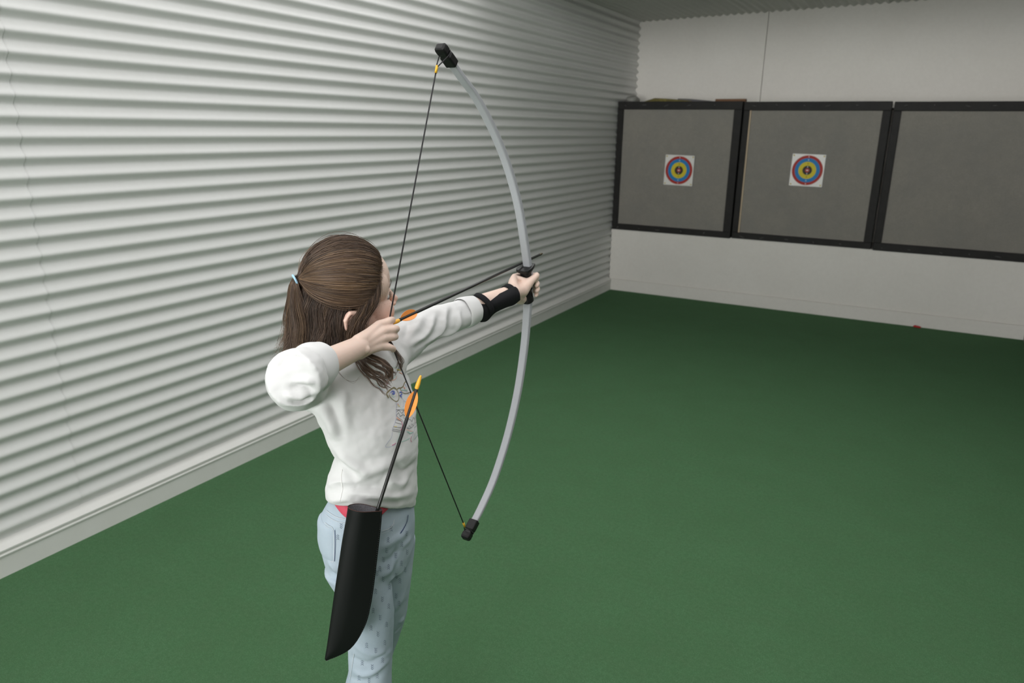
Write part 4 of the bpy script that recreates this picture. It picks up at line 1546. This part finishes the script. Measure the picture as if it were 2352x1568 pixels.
fall([(800, 745), (822, 785), (850, 812), (880, 826), (898, 842), (902, 860), (890, 868)], [(796, 760), (812, 800), (834, 826), (858, 838), (880, 850), (892, 862), (897, 872)],
     [1.555, 1.575, 1.560, 1.545, 1.545, 1.552, 1.556], [1.555, 1.575, 1.560, 1.548, 1.545, 1.550, 1.555], 230, .00048, .004, .014, .3, 13)
fall([(800, 760), (824, 808), (842, 838), (862, 856), (880, 868), (898, 880)], [(795, 770), (812, 820), (826, 842), (846, 862), (866, 876), (890, 888)],
     [1.56, 1.575, 1.560, 1.552, 1.550, 1.552], [1.56, 1.575, 1.562, 1.555, 1.553, 1.555], 200, .00048, .006, .016, .3, 13)
fall([(872, 795), (896, 782), (908, 800), (917, 815), (923, 830), (918, 846), (906, 856)], [(870, 800), (886, 796), (900, 800), (912, 812), (920, 828), (916, 842), (909, 852)],
     [1.61, 1.615, 1.615, 1.61, 1.605, 1.605, 1.605], [1.61, 1.615, 1.615, 1.61, 1.605, 1.605, 1.605], 50, .0004, .003, .008, .2, 5)
# stray single hairs
for pts, d in (([(690, 790), (668, 806), (645, 812), (630, 806)], 1.50), ([(684, 800), (655, 818), (634, 828)], 1.5), ([(770, 842), (780, 858), (796, 872), (812, 876), (826, 868)], 1.54), ([(835, 830), (832, 850), (845, 872), (868, 886), (886, 890)], 1.545), ([(846, 836), (858, 862), (872, 880), (880, 896)], 1.545),
               ([(862, 842), (880, 876), (894, 900), (898, 912)], 1.548), ([(650, 780), (640, 794), (630, 800)], 1.53), ([(655, 770), (641, 786), (633, 790)], 1.53), ([(660, 800), (648, 816), (640, 832)], 1.50)):
    for k in range(3):
        P = cr([S(x + RNG.normal(0, 1.6), y + RNG.normal(0, 1.6), d + RNG.normal(0, .004)) for x, y in pts], 5)
        strand(P, .00026, .00014, tone_of(.7, .2))

hme = mesh('hair', hair.V, hair.F)
at = hme.color_attributes.new('tone', 'FLOAT_COLOR', 'POINT')
tc_ = np.ones((len(hair.V), 4), np.float32)
tc_[:, :3] = np.array(TONE)
at.data.foreach_set('color', tc_.ravel())
M['hair'] = mat('brown_hair', (.1, .06, .04), .42, .55, attr='tone')
hob = link('hair', hme, M['hair'], person)
# elastic
c = H(*(BAND + np.array((-.004, 0, -.001))))
ax = nz(HF * -.85 + HU * -.25)
u = nz(np.cross(ax, HR))
v = np.cross(ax, u)
P = np.array([c + (u * math.cos(t) * .0105 + v * math.sin(t) * .0105) for t in np.linspace(0, 2 * PI, 25)])
MB().loft(P, .0024, n=10, caps='flat').build('hair_band', M['band'], hob)['label'] = 'pale blue hair elastic'
# lashes and brows

def small_hair(name, label=None):
    me = mesh(name, hair.V, hair.F)
    at = me.color_attributes.new('tone', 'FLOAT_COLOR', 'POINT')
    c_ = np.ones((len(hair.V), 4), np.float32)
    c_[:, :3] = np.array(TONE)
    at.data.foreach_set('color', c_.ravel())
    return link(name, me, M['hair'], person)


for sg in (1, -1):
    hair, TONE = MB(), []
    for i in range(26):
        q_ = i / 25
        b_ = np.array((.0755 - .012 * q_ ** 2, (.018 + .026 * q_), -.0240 - .003 * q_))
        tip = b_ + np.array((.0075 - .003 * q_, .004 * q_, -.0015 + .002 * RNG.random()))
        P = np.array([b_, (b_ + tip) / 2 + (0, 0, -.001), tip])
        P[:, 1] *= sg
        strand(W3(P), .0005, .00012, DARK)
    small_hair('eyelashes')
    hair, TONE = MB(), []
    for i in range(160):
        q_ = RNG.random()
        b_ = np.array((.0850 - .017 * q_ ** 2, .012 + .036 * q_, -.0010 + .003 * math.sin(PI * q_) + RNG.normal(0, .0014)))
        tip = b_ + np.array((-.001, .0055, .0012))
        P = np.array([b_, tip])
        P[:, 1] *= sg
        strand(W3(P), .0004, .0001, MID)
    small_hair('eyebrow')
